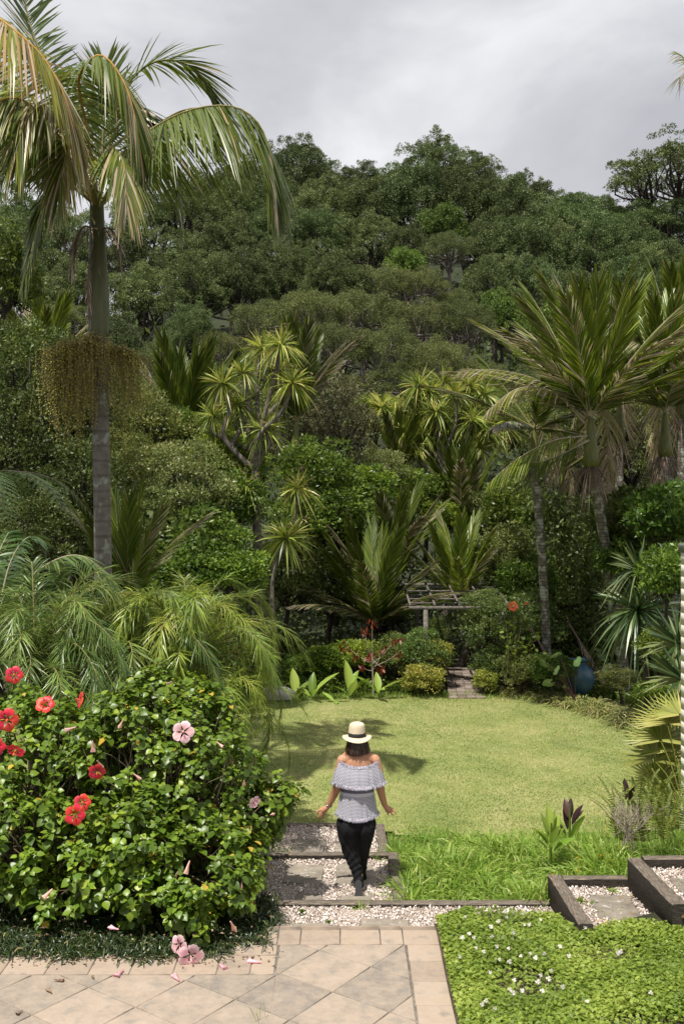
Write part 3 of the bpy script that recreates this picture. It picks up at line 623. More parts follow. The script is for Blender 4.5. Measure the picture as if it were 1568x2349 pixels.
# rows on the hill: (row phrase, distance, [(x, y, width, kind)])
ROWS = [
 ('skyline', 113, [(470, 455, 170, 'P'), (545, 440, 150, 'P'), (605, 425, 150, 'P'), (685, 385, 150, 'P'), (752, 425, 110, 'P'), (825, 402, 112, 'P'), (905, 428, 130, 'P'), (1000, 388, 165, 'P'), (1088, 408, 120, 'P'), (1150, 445, 110, 'P'), (1222, 448, 135, 'P'), (1310, 462, 140, 'P'), (1385, 505, 120, 'P'), (1450, 515, 130, 'P'), (1545, 545, 140, 'P')]),
 ('upper slope', 100, [(425, 470, 180, 'O'), (335, 500, 170, 'O'), (60, 500, 200, 'O'), (-30, 520, 150, 'P'), (540, 480, 170, 'P'), (640, 450, 160, 'P'), (735, 475, 170, 'P'), (850, 470, 150, 'P'), (955, 462, 180, 'P'), (1060, 470, 175, 'P'), (1155, 500, 165, 'P'), (1250, 515, 170, 'P'), (1345, 530, 150, 'P'), (1450, 570, 160, 'P'), (1550, 610, 150, 'P')]),
 ('middle slope', 86, [(290, 620, 150, 'P'), (150, 590, 180, 'P'), (20, 600, 190, 'P'), (430, 600, 170, 'P'), (530, 570, 170, 'P'), (635, 560, 160, 'P'), (740, 545, 165, 'P'), (845, 555, 135, 'P'), (935, 560, 110, 'P'), (1015, 530, 110, 'G'), (1115, 560, 130, 'P'), (1195, 590, 210, 'P'), (1290, 575, 140, 'P'), (1365, 590, 170, 'P'), (1465, 625, 150, 'P'), (1560, 660, 150, 'P')]),
 ('kanuka shelf', 79, [(1030, 585, 125, 'K'), (930, 590, 90, 'G')]),
 ('lower slope', 71, [(330, 700, 160, 'P'), (170, 690, 160, 'P'), (40, 680, 180, 'P'), (450, 680, 170, 'P'), (560, 660, 160, 'P'), (665, 640, 150, 'P'), (765, 640, 150, 'P'), (865, 655, 180, 'K'), (960, 645, 140, 'K'), (1042, 705, 105, 'K'), (1130, 660, 150, 'P'), (1220, 680, 150, 'P'), (1320, 690, 150, 'P'), (1420, 700, 160, 'P'), (1540, 720, 160, 'P')]),
 ('lower kanuka belt', 60, [(140, 735, 110, 'K'), (260, 790, 150, 'P'), (440, 765, 120, 'P'), (600, 745, 150, 'K'), (710, 720, 190, 'K'), (830, 735, 200, 'K'), (960, 740, 170, 'K'), (1070, 760, 140, 'K'), (1150, 740, 110, 'G'), (1260, 790, 160, 'G'), (1400, 800, 170, 'P'), (1530, 800, 150, 'P')]),
 ('foot of the hill', 51, [(350, 830, 150, 'K'), (510, 800, 125, 'K'), (640, 835, 150, 'K'), (760, 800, 180, 'K'), (885, 815, 160, 'K'), (1000, 835, 150, 'K'), (810, 880, 120, 'K'), (920, 890, 170, 'K'), (700, 900, 150, 'P'), (1090, 870, 150, 'K'), (560, 890, 150, 'P'), (1200, 880, 160, 'K'), (420, 900, 150, 'P')]),
]
KD = {'P': ('canopy_tree', 'dark dense domed tree', PO, 1.0), 'O': ('canopy_tree', 'see-through domed tree', POo, 1.0), 'K': ('kanuka_tree', 'yellowish flat-topped tree', KA, 1.0), 'G': ('broadleaf_tree', 'brighter green round tree', GR, 1.0)}
for row, Yd, lst in ROWS:
    lst = sorted(lst); cnt = {}
    for (x, y, wd_, k) in lst:
        cnt[k] = cnt.get(k, 0) + 1
    seen = {}
    for (x, y, wd_, k) in lst:
        seen[k] = seen.get(k, 0) + 1; nm, desc, prs, hs_ = KD[k]
        o_ = ORD[seen[k] - 1]
        pos = f'{o_} from the left' if cnt[k] > 1 else 'the only one'
        lab = f'{desc}, {pos} of its kind, {row}' if row != 'skyline' else f'{desc} against the sky, {pos} along the skyline'
        tree(nm, 'tree', lab, prs[rng.integers(len(prs))], x, y + 14 + (22 if row in ('skyline', 'upper slope') else 0) + rng.uniform(-12, 16), wd_ * rng.uniform(.98, 1.16), Yd + rng.uniform(-3.5, 3.5), hs_ * rng.uniform(1.05, 1.35), 'trees covering the hillside')
tree('canopy_tree', 'tree', 'big isolated spreading tree with bare limbs above the right skyline', POo[0], 1530, 430, 300, 108, .8)
tree('canopy_tree', 'tree', 'lower neighbour of the isolated skyline tree at the right edge', POo[1], 1500, 520, 190, 106, .8)

# undergrowth mass closing the gaps low in the garden
def massleaf(name, label, boxes, mat, leaf, seed):
    g = np.random.default_rng(seed); mb = MB()
    for (x0, x1, y0, y1, z0, z1, n) in boxes:
        c = np.c_[g.uniform(x0, x1, n), g.uniform(y0, y1, n), z0 + (z1 - z0) * g.random(n)]
        al = rdir(n, .3, g); nm = unit(np.cross(al, rdir(n, 0, g)) + [0, 0, .5])
        leaves(mb, c, al, nm, leaf * g.uniform(.6, 1.4, n), leaf * .5, np.clip(g.normal(.35, .2, n), 0, 1), .1)
    tag(link(name, mb.mesh(name, mat)), label, 'undergrowth', kind='stuff')
massleaf('undergrowth', 'dark leafy undergrowth between the trunks behind the lawn', [(-12, 14, 31, 34, -.5, 4.6, 20000), (-9, 9, 27, 29.5, -.6, 2.2, 12000), (-10, -2.6, 19, 22, -.5, 3.6, 13000), (4.6, 10, 23, 27, -.5, 4, 10000), (-6, 2.3, 23.5, 26, -.6, .35, 6000), (3.6, 8, 23.5, 26, -.6, .35, 4000)], M_dark, .16, 5)
massleaf('ground_cover', 'low leafy ground cover in the shade under the palms, right of the lawn', [(5.9, 8, 16.5, 23, -.5, -.25, 8000), (4.2, 6.5, 21.6, 24, -.5, -.3, 4000), (-5, 2.2, 22.0, 23.3, -.55, -.2, 6500), (6, 7, 13.5, 17, -.5, -.2, 2000)], M_green, .09, 15)
massleaf('understory', 'dark scrub on the hill beneath the crowns', [(-60, 60, 50, 62, 5, 9, 16000), (-60, 60, 70, 84, 11, 17, 16000)], M_dark, .6, 6)

# ------------------------------------------------------------ shrubs of the middle distance
SHR = [
 (30, 860, 250, 20.5, 'D', 1.0, 'dark small-leaved tree with bare twisting branches behind the palm, left edge'),
 (185, 930, 210, 20, 'D', 1.0, 'dark small-leaved shrub directly left of the hanging palm fruit'),
 (60, 1030, 260, 19.5, 'D', 1.1, 'shadowed shrub at the left edge above the tree fern'),
 (165, 1120, 240, 19, 'D', 1.0, 'shadowed shrub left of the grey palm trunk'),
 (90, 1240, 240, 18, 'D', .9, 'darkest low shrub behind the arching bright frond'),
 (10, 640, 160, 21, 'G', 1.2, 'bright leafy tree top at the left edge under the drooping palm fronds'),
 (330, 1000, 190, 24, 'M', 1.0, 'olive shrub right behind the palm trunk, under the fruit cluster'),
 (420, 1010, 160, 25, 'G', .9, 'green shrub just below the dark upright palms'),
 (330, 1110, 170, 22, 'M', 1.1, 'olive shrub touching the right side of the grey trunk'),
 (430, 1120, 200, 21, 'Y', 1.0, 'pale yellowish twiggy shrub with small leaves'),
 (370, 1210, 200, 20.6, 'Y', .9, 'lower pale twiggy shrub with bare crossing twigs'),
 (530, 1060, 160, 23.5, 'R', .9, 'bright green shrub beneath the cabbage tree branches'),
 (520, 1160, 170, 22.5, 'G', 1.0, 'green shrub left of the middle cabbage tree head'),
 (470, 1260, 190, 20.5, 'G', .9, 'glossy green shrub in the middle left, in sun'),
 (540, 1320, 140, 20, 'R', .8, 'bright green shrub just left of the cabbage tree trunks'),
 (400, 1320, 190, 19.4, 'G', .8, 'green shrub rising out of the feathery date palm'),
 (280, 1290, 150, 19, 'D', 1.3, 'dark shrub immediately right of the grey trunk, low down'),
 (720, 1090, 160, 26, 'G', .9, 'green shrub right of the two-headed cabbage tree'),
 (770, 990, 190, 30, 'B', 1.3, 'brownish fine-leaved bush under the flat-topped trees'),
 (690, 1030, 120, 29, 'B', 1.0, 'brownish bush behind the tall upright palm'),
 (860, 955, 120, 33, 'R', .8, 'small bright tree between kanuka and yellow cabbage trees'),
 (830, 1130, 150, 27.5, 'R', .8, 'bright green shrub above the young fan-shaped palms'),
 (880, 1085, 110, 28.5, 'Y', .9, 'pale green bush left of the big upright palm fan'),
 (770, 1200, 180, 26, 'G', .9, 'green shrub behind the left fronds of the young palm'),
 (690, 1200, 130, 25.5, 'G', 1.1, 'green shrub right of the round cabbage tree head'),
 (660, 1330, 160, 25, 'M', 1.1, 'shaded shrub behind the slender cabbage tree stems'),
 (760, 1350, 170, 26, 'D', 1.0, 'dark hollow shrub behind the red-leaved sapling'),
 (880, 1400, 160, 26.5, 'D', .8, 'dark shrub behind the young palm base'),
 (970, 1140, 130, 28.5, 'G', .9, 'green shrub in front of the big upright palm fan'),
 (1020, 1190, 110, 28, 'R', .7, 'bright green shrub between two young palms'),
 (1120, 1190, 130, 28, 'Y', .9, 'cream-tinged shrub under the spiky green head'),
 (1190, 1180, 150, 27, 'G', 1.1, 'green shrub left of the lichen-covered trunk'),
 (1160, 1290, 170, 25.5, 'M', .9, 'olive shrub above the vine-covered pergola'),
 (1110, 1390, 100, 23.2, 'V', .7, 'fine-leaved climber sprawling over the pergola roof'),
 (1145, 1445, 155, 22.7, 'V', .95, 'fine-leaved climber hanging down the right side of the pergola'),
 (1135, 1525, 100, 22.4, 'V', .8, 'foot of the climber beside the brick path'),
 (1210, 1440, 150, 23.4, 'V', 1.0, 'leafy climber behind the orange flower'),
 (1210, 1350, 140, 24.5, 'G', 1.0, 'dark green glossy shrub left of the lichened trunk base'),
 (1310, 1230, 130, 27, 'M', 1.2, 'olive bush between the two ringed trunks'),
 (1310, 1350, 160, 26, 'M', 1.2, 'shaded olive bush between lichened trunk and leaning trunk'),
 (1300, 1460, 150, 25, 'D', .8, 'low dark bush behind the blue pot'),
 (1450, 1210, 160, 21.5, 'L', .9, 'large-leaved glossy shrub across the leaning trunk'),
 (1535, 1200, 150, 20, 'L', 1.0, 'large-leaved glossy shrub at the right edge above the house corner'),
 (1420, 1290, 110, 21, 'L', .9, 'lower lobe of large-leaved glossy shrub left of the spiky tree'),
 (1530, 1330, 110, 17.5, 'L', 1.2, 'glossy shrub pressed against the weatherboard corner'),
 (1510, 1480, 90, 17.5, 'R', .9, 'bright small shrub behind the yucca beside the house'),
 (1300, 1060, 220, 31, 'D', 1.0, 'dark tree filling behind the brown dead fronds'),
 (1450, 1010, 240, 30, 'D', 1.1, 'dark tree behind the right group of palms'),
 (1560, 1080, 180, 28, 'D', 1.2, 'dark tree at the right edge behind the palm crown shaft'),
 (1200, 990, 160, 33, 'M', .9, 'olive tree behind the dead brown frond tips'),
 (1080, 950, 170, 36, 'D', .8, 'dark bush under the yellow cabbage tree heads'),
 (980, 1010, 140, 35, 'G', .9, 'green bush left under the yellow cabbage tree heads'),
 (450, 930, 170, 32, 'M', .9, 'olive tree behind the upright palms left of centre'),
 (590, 960, 170, 31, 'M', .9, 'olive tree behind the branching cabbage tree'),
 (310, 930, 150, 30, 'M', .9, 'olive tree behind the fruit cluster'),
 (100, 800, 150, 27, 'M', .8, 'olive bush beside the far-left small palm'),
 (960, 1500, 120, 22.6, 'V', .9, 'rose bush with fine leaves left of the pergola post'),
 (905, 1510, 110, 22.9, 'M', .9, 'thin olive rose bush behind the red-leaved sapling'),
 (968, 1562, 95, 21.9, 'Q', .75, 'yellow-green variegated bush at the lawn edge beside the brick path'),
 (1000, 1455, 55, 23.2, 'V', 1.6, 'leafy vine winding up the left pergola post'),
 (1000, 1505, 70, 22.6, 'Q', 1.0, 'yellowish vine leaves halfway up the pergola post'),
 (745, 1520, 110, 22.8, 'R', .7, 'yellow-green hydrangea-like bush at the back of the lawn'),
 (820, 1510, 110, 23, 'R', .75, 'second yellow-green bush, nearer the red-leaved sapling'),
 (690, 1540, 90, 23, 'G', .7, 'low green bush above the broad ginger leaves'),
 (1112, 1565, 60, 22, 'Q', .9, 'small yellow-leaved bush right of the brick path'),
 (1200, 1540, 110, 21.8, 'M', .8, 'low bush with yellowing leaves under the orange flower'),
 (1265, 1540, 90, 21.4, 'G', .8, 'low leafy plant just left of the blue pot'),
 (1420, 1560, 90, 20.4, 'M', .6, 'low weedy bush right of the blue pot'),
 (1500, 1590, 80, 17.3, 'R', .6, 'yellow-green low plant at the foot of the yucca'),
 (1050, 1358, 80, 25.2, 'Q', .25, 'yellow creeper lying on the back of the pergola roof'),
]
rng2 = np.random.default_rng(3)
for (x, y, wd_, Yd, k, hs_, lab) in SHR:
    prs = SH[k]; nm = 'climbing_vine' if k == 'V' else 'shrub'
    tree(nm, 'climber' if k == 'V' else 'shrub', lab, prs[rng2.integers(len(prs))], x, y, wd_ * 1.12, Yd, hs_)

# ------------------------------------------------------------ palms of the middle distance (feathery shuttlecock fronds)
NF = []
for s in range(5):
    g = np.random.default_rng(80 + s); mb = MB(); cv = [.10, .22, .38, .6, .3][s]
    cv *= .8; rach = [(0, 0, 0), (cv * .1, 0, .5), (cv * .45, 0, 1.35), (cv * 1.0, 0, 2.15), (cv * 1.75, 0, 2.85)]
    frond(mb, rach, 84, .86, .040, (34, 13), 26, [.02, .03, .06, .12, .04][s], 0, .10, .035, (1, 0, 0), (.12, .86), .02, 3, 0, 1, ((0, .1, .45, .8, 1), (.55, .9, 1, .8, .55)), [.02, .05, .2, .55, .08][s], s)
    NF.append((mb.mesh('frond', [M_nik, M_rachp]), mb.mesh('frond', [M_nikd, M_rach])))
mb = MB()
frond(mb, [(0, 0, 0), (.5, 0, .9), (1.2, 0, 1.1), (1.9, 0, .6), (2.3, 0, -.2)], 50, .7, .03, (50, 25), -5, .8, .3, .1, .15, (0, 0, 1), (.85, 1), .02, 4, 0, 1, seed=9)
NDEAD = mb.mesh('dead_frond', [M_nik, M_rachp])
mb = MB(); g = np.random.default_rng(5); n = 150; d = rdir(n, -.5, g); d[:, 2] = -np.abs(d[:, 2]) * .8 - .1
strips(mb, np.zeros((n, 3)) + d * .08, unit(d), unit(np.cross(d, rdir(n, 0, g))), g.uniform(.15, .75, n), .013, .9, 4, g.uniform(0, .7, n)); NTUFT = mb.mesh('flower_remains', M_dead)
mb = MB(); lathe(mb, [(.03, 1.0), (.075, .8), (.10, .5), (.15, .2), (.165, .05), (.15, -.05), (.11, -.1)], 16); NSH = mb.mesh('crownshaft', M_nshaft, True)
def nikau(label, crown_p, trunk_base, nfr, spread, size=1.0, dark=False, dead=0, shaft=True, seed=0, az0=0, mature=True, az_limit=None):
    g = np.random.default_rng(seed); cp = np.array(crown_p, float); tb = np.array(trunk_base, float)
    t = thing('feather_palm', label, 'palm tree', tb)
    if np.linalg.norm(cp - tb) > .5:
        top = cp - tb - np.array([0, 0, .9 * size]); mb = MB(); m = top * .5 + np.array([g.normal() * .08, g.normal() * .08, 0])
        q = bez([(0, 0, -.3), m, top], 26); r = np.interp(np.linspace(0, 1, 26), [0, .06, 1], [.18, .13, .105]) * size
        tube(mb, q, r, 12); link('trunk', mb.mesh('trunk', M_ntrunk, True), t)
    if shaft:
        link('crownshaft', NSH, t, cp - tb - np.array([0, 0, .95 * size]), None, size)
        if mature: link('flower_remains', NTUFT, t, cp - tb - np.array([0, 0, 1.0 * size]), (0, 0, g.random() * 6), size)
    for k in range(nfr):
        f = (k + .5) / nfr; az = az0 + k * 2.399 + g.normal() * .15; tl = spread[0] + (spread[1] - spread[0]) * f ** 1.15
        v = min(4, int(f * 4.2)) if g.random() < .7 else g.integers(5)
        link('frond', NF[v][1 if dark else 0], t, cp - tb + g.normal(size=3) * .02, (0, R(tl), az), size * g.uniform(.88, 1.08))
    for k in range(dead):
        az = az0 + 1.3 + k * 2.2 + g.normal() * .3
        link('dead_frond', NDEAD, t, cp - tb, (0, R(25 + 30 * g.random()), az), size)
    return t
nikau('tall feather palm in front of the right group, broad frond fan over bulging green crownshaft', P(1355, 955, 20.5), P(1442, 1600, 22.0) * [1, 1, 0] + [0, 0, -.5], 27, (3, 60), 1.0, seed=1, dead=1)
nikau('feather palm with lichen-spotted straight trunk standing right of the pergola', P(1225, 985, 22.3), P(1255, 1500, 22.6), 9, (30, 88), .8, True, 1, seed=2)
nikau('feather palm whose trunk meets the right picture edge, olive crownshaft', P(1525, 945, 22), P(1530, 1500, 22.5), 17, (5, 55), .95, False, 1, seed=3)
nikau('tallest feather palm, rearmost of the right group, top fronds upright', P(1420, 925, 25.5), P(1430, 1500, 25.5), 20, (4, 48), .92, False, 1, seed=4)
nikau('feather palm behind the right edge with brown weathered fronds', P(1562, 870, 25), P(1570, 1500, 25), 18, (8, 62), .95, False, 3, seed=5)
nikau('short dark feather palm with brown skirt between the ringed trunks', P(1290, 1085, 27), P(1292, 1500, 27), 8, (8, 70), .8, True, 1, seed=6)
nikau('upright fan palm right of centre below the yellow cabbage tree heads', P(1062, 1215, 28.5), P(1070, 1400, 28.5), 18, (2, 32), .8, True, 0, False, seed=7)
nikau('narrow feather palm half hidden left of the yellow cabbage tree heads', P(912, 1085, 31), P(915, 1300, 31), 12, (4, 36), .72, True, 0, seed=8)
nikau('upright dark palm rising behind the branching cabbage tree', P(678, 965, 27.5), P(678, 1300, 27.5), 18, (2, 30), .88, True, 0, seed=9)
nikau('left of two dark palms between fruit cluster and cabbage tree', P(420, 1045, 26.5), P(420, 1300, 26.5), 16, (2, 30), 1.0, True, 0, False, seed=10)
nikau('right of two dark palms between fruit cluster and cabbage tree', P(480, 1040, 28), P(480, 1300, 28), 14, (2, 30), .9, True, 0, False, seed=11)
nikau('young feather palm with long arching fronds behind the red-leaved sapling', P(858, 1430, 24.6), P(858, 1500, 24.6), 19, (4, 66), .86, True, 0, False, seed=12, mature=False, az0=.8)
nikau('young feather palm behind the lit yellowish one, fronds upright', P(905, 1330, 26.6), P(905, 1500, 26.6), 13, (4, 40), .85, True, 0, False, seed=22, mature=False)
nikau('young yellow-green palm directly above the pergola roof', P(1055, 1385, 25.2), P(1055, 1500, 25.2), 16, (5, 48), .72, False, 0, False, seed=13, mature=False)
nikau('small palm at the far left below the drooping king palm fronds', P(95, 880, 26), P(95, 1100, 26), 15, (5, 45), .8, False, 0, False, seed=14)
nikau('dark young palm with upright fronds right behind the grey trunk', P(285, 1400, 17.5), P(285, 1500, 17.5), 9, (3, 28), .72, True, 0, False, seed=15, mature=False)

# weathered brown fronds thrust out to the left of the right palm group
b0 = P(1355, 955, 20.5); t = thing('dead_palm_frond', 'pale brown weathered palm fronds hanging left of the tall palm crown', 'palm frond', b0)
for q, pts in enumerate([[(1340, 960, 20.5), (1250, 880, 20.2), (1150, 850, 20), (1060, 850, 19.8)], [(1340, 970, 20.5), (1270, 900, 20), (1190, 890, 19.6), (1120, 940, 19.3)], [(1345, 1000, 20.4), (1270, 1010, 20), (1190, 1050, 19.7), (1130, 1100, 19.5)], [(1350, 1010, 20.4), (1290, 1040, 20.2), (1230, 1060, 20), (1160, 1050, 19.8)]]):
    mb = MB(); frond(mb, [P(*p) - b0 for p in pts], 60, .62, .026, (42, 18), 5, .4, .25, .15, .08, (0, 0, 1), [(.6, 1), (.75, 1), (.2, .9), (.0, .8)][q], .016, 4, 0, 1, seed=q + 300); link('frond', mb.mesh('frond', [M_nik, M_rachp]), t)
# ------------------------------------------------------------ cabbage trees and other spiky heads
def headmesh(name, n, L_, Wd_, mat, seed, low=-.6, droop=.3, dr2=.9, segs=3):
    g = np.random.default_rng(seed); mb = MB(); z = g.uniform(low, 1, n); ph = g.random(n) * 6.283
    d = np.stack([np.sqrt(1 - z * z) * np.cos(ph), np.sqrt(1 - z * z) * np.sin(ph), z], 1)
    dr = np.where(z < .25, dr2, droop) * g.uniform(.3, 1.1, n)
    strips(mb, d * .03, d, unit(np.cross(d, rdir(n, 0, g))), L_ * g.uniform(.75, 1.1, n), Wd_, dr, segs, g.random(n)); return mb.mesh(name, mat)
CH = [headmesh('leaf_head', 120, .55, .034, M_cab, 90 + s) for s in range(3)]
def panm(seed):
    g = np.random.default_rng(seed); mb = MB()
    for q in range(9):
        d = rdir(1, .6, g)[0]; L_ = g.uniform(.3, .5); m = 16; t = g.uniform(.2, 1, m)
        b = d * (L_ * t)[:, None]; dd = rdir(m, .2, g); strips(mb, b, dd, unit(np.cross(dd, rdir(m, 0, g))), .12, .012, .3, 2, g.random(m))
    return mb.mesh('flower_panicle', M_pan)
PAN = [panm(1), panm(2)]
def cabbage(label, heads, base, Yd, trunk_r=.09, scale=1.0, forks=None, panp=.7, seed=0, cat='cabbage tree'):
    g = np.random.default_rng(seed); b = P(base[0], base[1], Yd); t = thing('cabbage_tree', label, cat, b)
    mb = MB(); fk = P(forks[0], forks[1], Yd) - b if forks else None; hs2 = [P(hx, hy, Yd + g.uniform(-.5, .5)) - b for hx, hy in heads]
    if fk is not None: tube(mb, bez([(0, 0, -.3), fk * .5 + g.normal(size=3) * .06, fk], 14), np.linspace(trunk_r * 1.2, trunk_r * .8, 14), 9, .5, False)
    for h in hs2:
        s = fk if fk is not None and h[2] > fk[2] - .3 else (fk * .75 if fk is not None else np.array([0, 0, -.3])); 
        m1 = s + (h - s) * .4 + np.array([g.normal() * .22, g.normal() * .1, -.05]); m2 = s + (h - s) * .75 + np.array([g.normal() * .08, 0, -.1])
        tube(mb, bez([s, m1, m2, h], 14), np.linspace(trunk_r * .62 if fk is not None else trunk_r, trunk_r * .38, 14), 7, .5, False)
    link('trunk', mb.mesh('trunk', M_barkg, True), t)
    for h in hs2:
        link('leaf_head', CH[g.integers(3)], t, h, (g.normal() * .2, g.normal() * .2, g.random() * 6), scale * g.uniform(.85, 1.15))
        if g.random() < panp: link('flower_panicle', PAN[g.integers(2)], t, h + np.array([0, 0, .08]), (g.normal() * .6, g.normal() * .6, g.random() * 6), scale)
cabbage('branching cabbage tree left of centre with many yellow-green heads on bent grey limbs', [(557, 855), (600, 800), (645, 792), (490, 955), (512, 880), (606, 985), (640, 850), (565, 1115), (545, 930), (670, 880)], (596, 1470), 22.5, .11, 1.0, (585, 1080), .75, 1)
cabbage('slender cabbage tree with one big round drooping head low in the middle left', [(655, 1235)], (625, 1480), 21.8, .07, 1.35, None, 1, 2)
cabbage('slim cabbage tree whose single head shows above the drooping one', [(682, 1120)], (640, 1480), 23, .06, .95, None, 1, 3)
cabbage('wide cabbage tree right of centre crowded with small pale yellow heads', [(940, 925), (985, 900), (1015, 880), (1045, 905), (1075, 885), (1110, 905), (960, 960), (1000, 945), (1050, 950), (1095, 945), (1140, 935), (930, 990), (975, 1000), (1025, 990), (1070, 1000), (1120, 985), (990, 1045), (1050, 1040), (1100, 1030), (1155, 980), (905, 950), (875, 935), (960, 885), (1085, 965), (1010, 965), (950, 1025)], (1020, 1400), 31, .11, 1.25, (1030, 1120), .5, 4)
cabbage('small cabbage tree with a single spiky green head above the cream-tinged shrub', [(1158, 1155)], (1150, 1400), 27, .07, 1.0, None, 1, 6)
mb = MB()
HC = headmesh('leaf_head', 170, .82, .05, M_cord, 95, -.75, .25, 1.0, 4)
def simplehead(name, cat, label, hm, x, y, Yd, base, scale, barkm=M_barkg, r=.06):
    b = P(base[0], base[1], Yd); h = P(x, y, Yd) - b; t = thing(name, label, cat, b); mb = MB()
    tube(mb, bez([(0, 0, -.3), h * .5 + [.04, 0, 0], h], 12), np.linspace(r * 1.15, r * .8, 12), 9, .5, False); link('trunk', mb.mesh('trunk', barkm, True), t); link('leaf_head', hm, t, h, (0, 0, 1), scale); return t
t = simplehead('spiky_tree', 'cordyline', 'dark spiky tree with long drooping sword leaves beside the house corner', HC, 1462, 1400, 18.5, (1485, 1640), 1.12, M_bark)
link('leaf_head', HC, t, P(1465, 1310, 18.8) - P(1485, 1640, 18.5), (.1, .1, 2), .9)
HY_ = headmesh('leaf_head', 90, .75, .06, M_cord, 97, -.2, .1, .4, 3)
simplehead('yucca', 'yucca', 'upper yucca rosette with stiff grey-green leaves touching the house boards', HY_, 1560, 1480, 14.5, (1562, 1660), .85)
simplehead('yucca', 'yucca', 'lower yucca rosette with yellow-edged leaves touching the house boards', HY_, 1568, 1560, 14, (1570, 1680), .85)

# tree fern and arching palm at the left edge
mb = MB(); g = np.random.default_rng(3)
def fernfrond(mb, rach, npin, Lp, seed, val=(0.2, .8), w=.05):
    gq = np.random.default_rng(seed); R_ = bez(rach, 20); T = unit(np.gradient(R_, axis=0)); t20 = np.linspace(0, 1, 20); tube(mb, R_, np.linspace(.014, .004, 20), 5, .2, False, 1)
    for sgn in (-1, 1):
        t = np.linspace(.12, 1, npin); p = np.stack([np.interp(t, t20, R_[:, k]) for k in range(3)], 1); Tt = unit(np.stack([np.interp(t, t20, T[:, k]) for k in range(3)], 1))
        S = unit(np.cross(Tt, [0, 0, 1.0])); D = unit(Tt * .35 + S * sgn + gq.normal(size=p.shape) * .04); ln = Lp * np.interp(t, [0, .3, .8, 1], [.5, 1, .6, .1])
        for q in range(npin):      # pinna with its own small leaflets
            m = 12; tt = np.linspace(.05, 1, m); b = p[q] + D[q] * (ln[q] * tt)[:, None]; b[:, 2] -= .25 * ln[q] * tt ** 2
            for s2 in (-1, 1):
                dd = unit(Tt[q] * s2 + D[q] * .5 + gq.normal(size=(m, 3)) * .05); strips(mb, b, dd, np.broadcast_to(unit(D[q]), (m, 3)), ln[q] * .2 * (1 - tt * .7), ln[q] * .07, .1, 1, gq.uniform(*val, m), ((0, 1), (1, .3)))
for q, (az, tl) in enumerate([(0.1, 1), (-.35, .9), (.5, .8), (-.9, 1), (1.3, .9), (2.4, 1), (-2.2, 1), (3.1, .8)]):
    c, s = math.cos(az), math.sin(az)
    fernfrond(mb, [(0, 0, 0), (c * .7, s * .7, .45), (c * 1.5, s * 1.5, .3), (c * 2.1, s * 2.1, -.35)], 26, .42, q)
t = thing('tree_fern', 'tree fern reaching in from the left edge with lacy drooping fronds', 'tree fern', P(-90, 1500, 15.5))
hd = P(-90, 1150, 15.5) - P(-90, 1500, 15.5); link('fronds', mb.mesh('fronds', [M_tfern, M_bark]), t, hd)
mb = MB(); tube(mb, [(0, 0, -.5), tuple(hd * .5), tuple(hd)], [.14, .11, .09], 9); link('trunk', mb.mesh('trunk', M_bark), t)
t = thing('arching_palm', 'low palm at the left edge with a bright frond arching to the grey trunk', 'palm tree', P(-10, 1560, 13))
b0 = P(-10, 1560, 13)
for q, (pts, va) in enumerate([([(0, 1440, 13), (50, 1345, 12.9), (120, 1288, 12.8), (185, 1275, 12.8), (245, 1315, 12.8)], (.5, 1)), ([(-10, 1440, 13), (20, 1300, 13.2), (60, 1235, 13.3), (95, 1240, 13.3)], (0, .35)), ([(-10, 1440, 13), (-40, 1330, 12.8), (-80, 1290, 12.5), (-140, 1330, 12.3)], (.2, .6)), ([(-5, 1440, 13), (20, 1420, 12.6), (80, 1400, 12.2), (140, 1400, 12), (190, 1425, 11.9)], (.6, 1)), ([(-10, 1440, 13), (-30, 1340, 13.5), (0, 1260, 14), (20, 1220, 14.3)], (.1, .5)), ([(-10, 1440, 13), (40, 1390, 13.2), (90, 1375, 13.4), (150, 1370, 13.5)], (.1, .5))]):
    mb = MB(); frond(mb, [P(*p) - b0 for p in pts], 34, .52, .038, (68, 38), 5, .38, .12, .12, .05, (0, 0, 1), va, .014, 4, 0, 1, seed=q + 20); link('frond', mb.mesh('frond', [M_arch, M_rachp]), t)
mb = MB(); tube(mb, [(0, 0, -.2), tuple(P(-8, 1440, 13) - b0)], [.1, .07], 9); link('trunk', mb.mesh('trunk', M_bark), t)

# ------------------------------------------------------------ the tall king palm
KY = 14.0
kb = np.array([(237 - 784) / 2286.6 * KY, KY, -.5])
kp = thing('king_palm', 'tall king palm at the left with grey ringed trunk, green crownshaft and hanging fruit', 'palm tree', kb)
mb = MB(); q = np.array([[0, 0, -.2]] + [list(P(x, y, KY) - kb) for x, y in ((238, 1500), (236, 1300), (234, 1150), (231, 980), (226, 770))]); qq = bez(q, 60)
r = np.interp(np.linspace(0, 1, 60), [0, .1, .5, 1], [.15, .128, .12, .118]); ringbump = 1 + .010 * (np.sin(np.arange(60) * 2.1) > .7)
tube(mb, qq, r * ringbump, 20); link('trunk', mb.mesh('trunk', M_ktrunk, True), kp)
mb = MB(); sh = [P(x, y, KY) - kb for x, y in ((226, 775), (226, 750), (226, 680), (225, 610), (223, 550), (222, 500), (222, 440))]
tube(mb, bez(sh, 24), np.interp(np.linspace(0, 1, 24), [0, .1, .3, .5, .75, 1], [.115, .14, .148, .128, .108, .09]), 20, .5, True); link('crownshaft', mb.mesh('crownshaft', M_kshaft, True), kp)
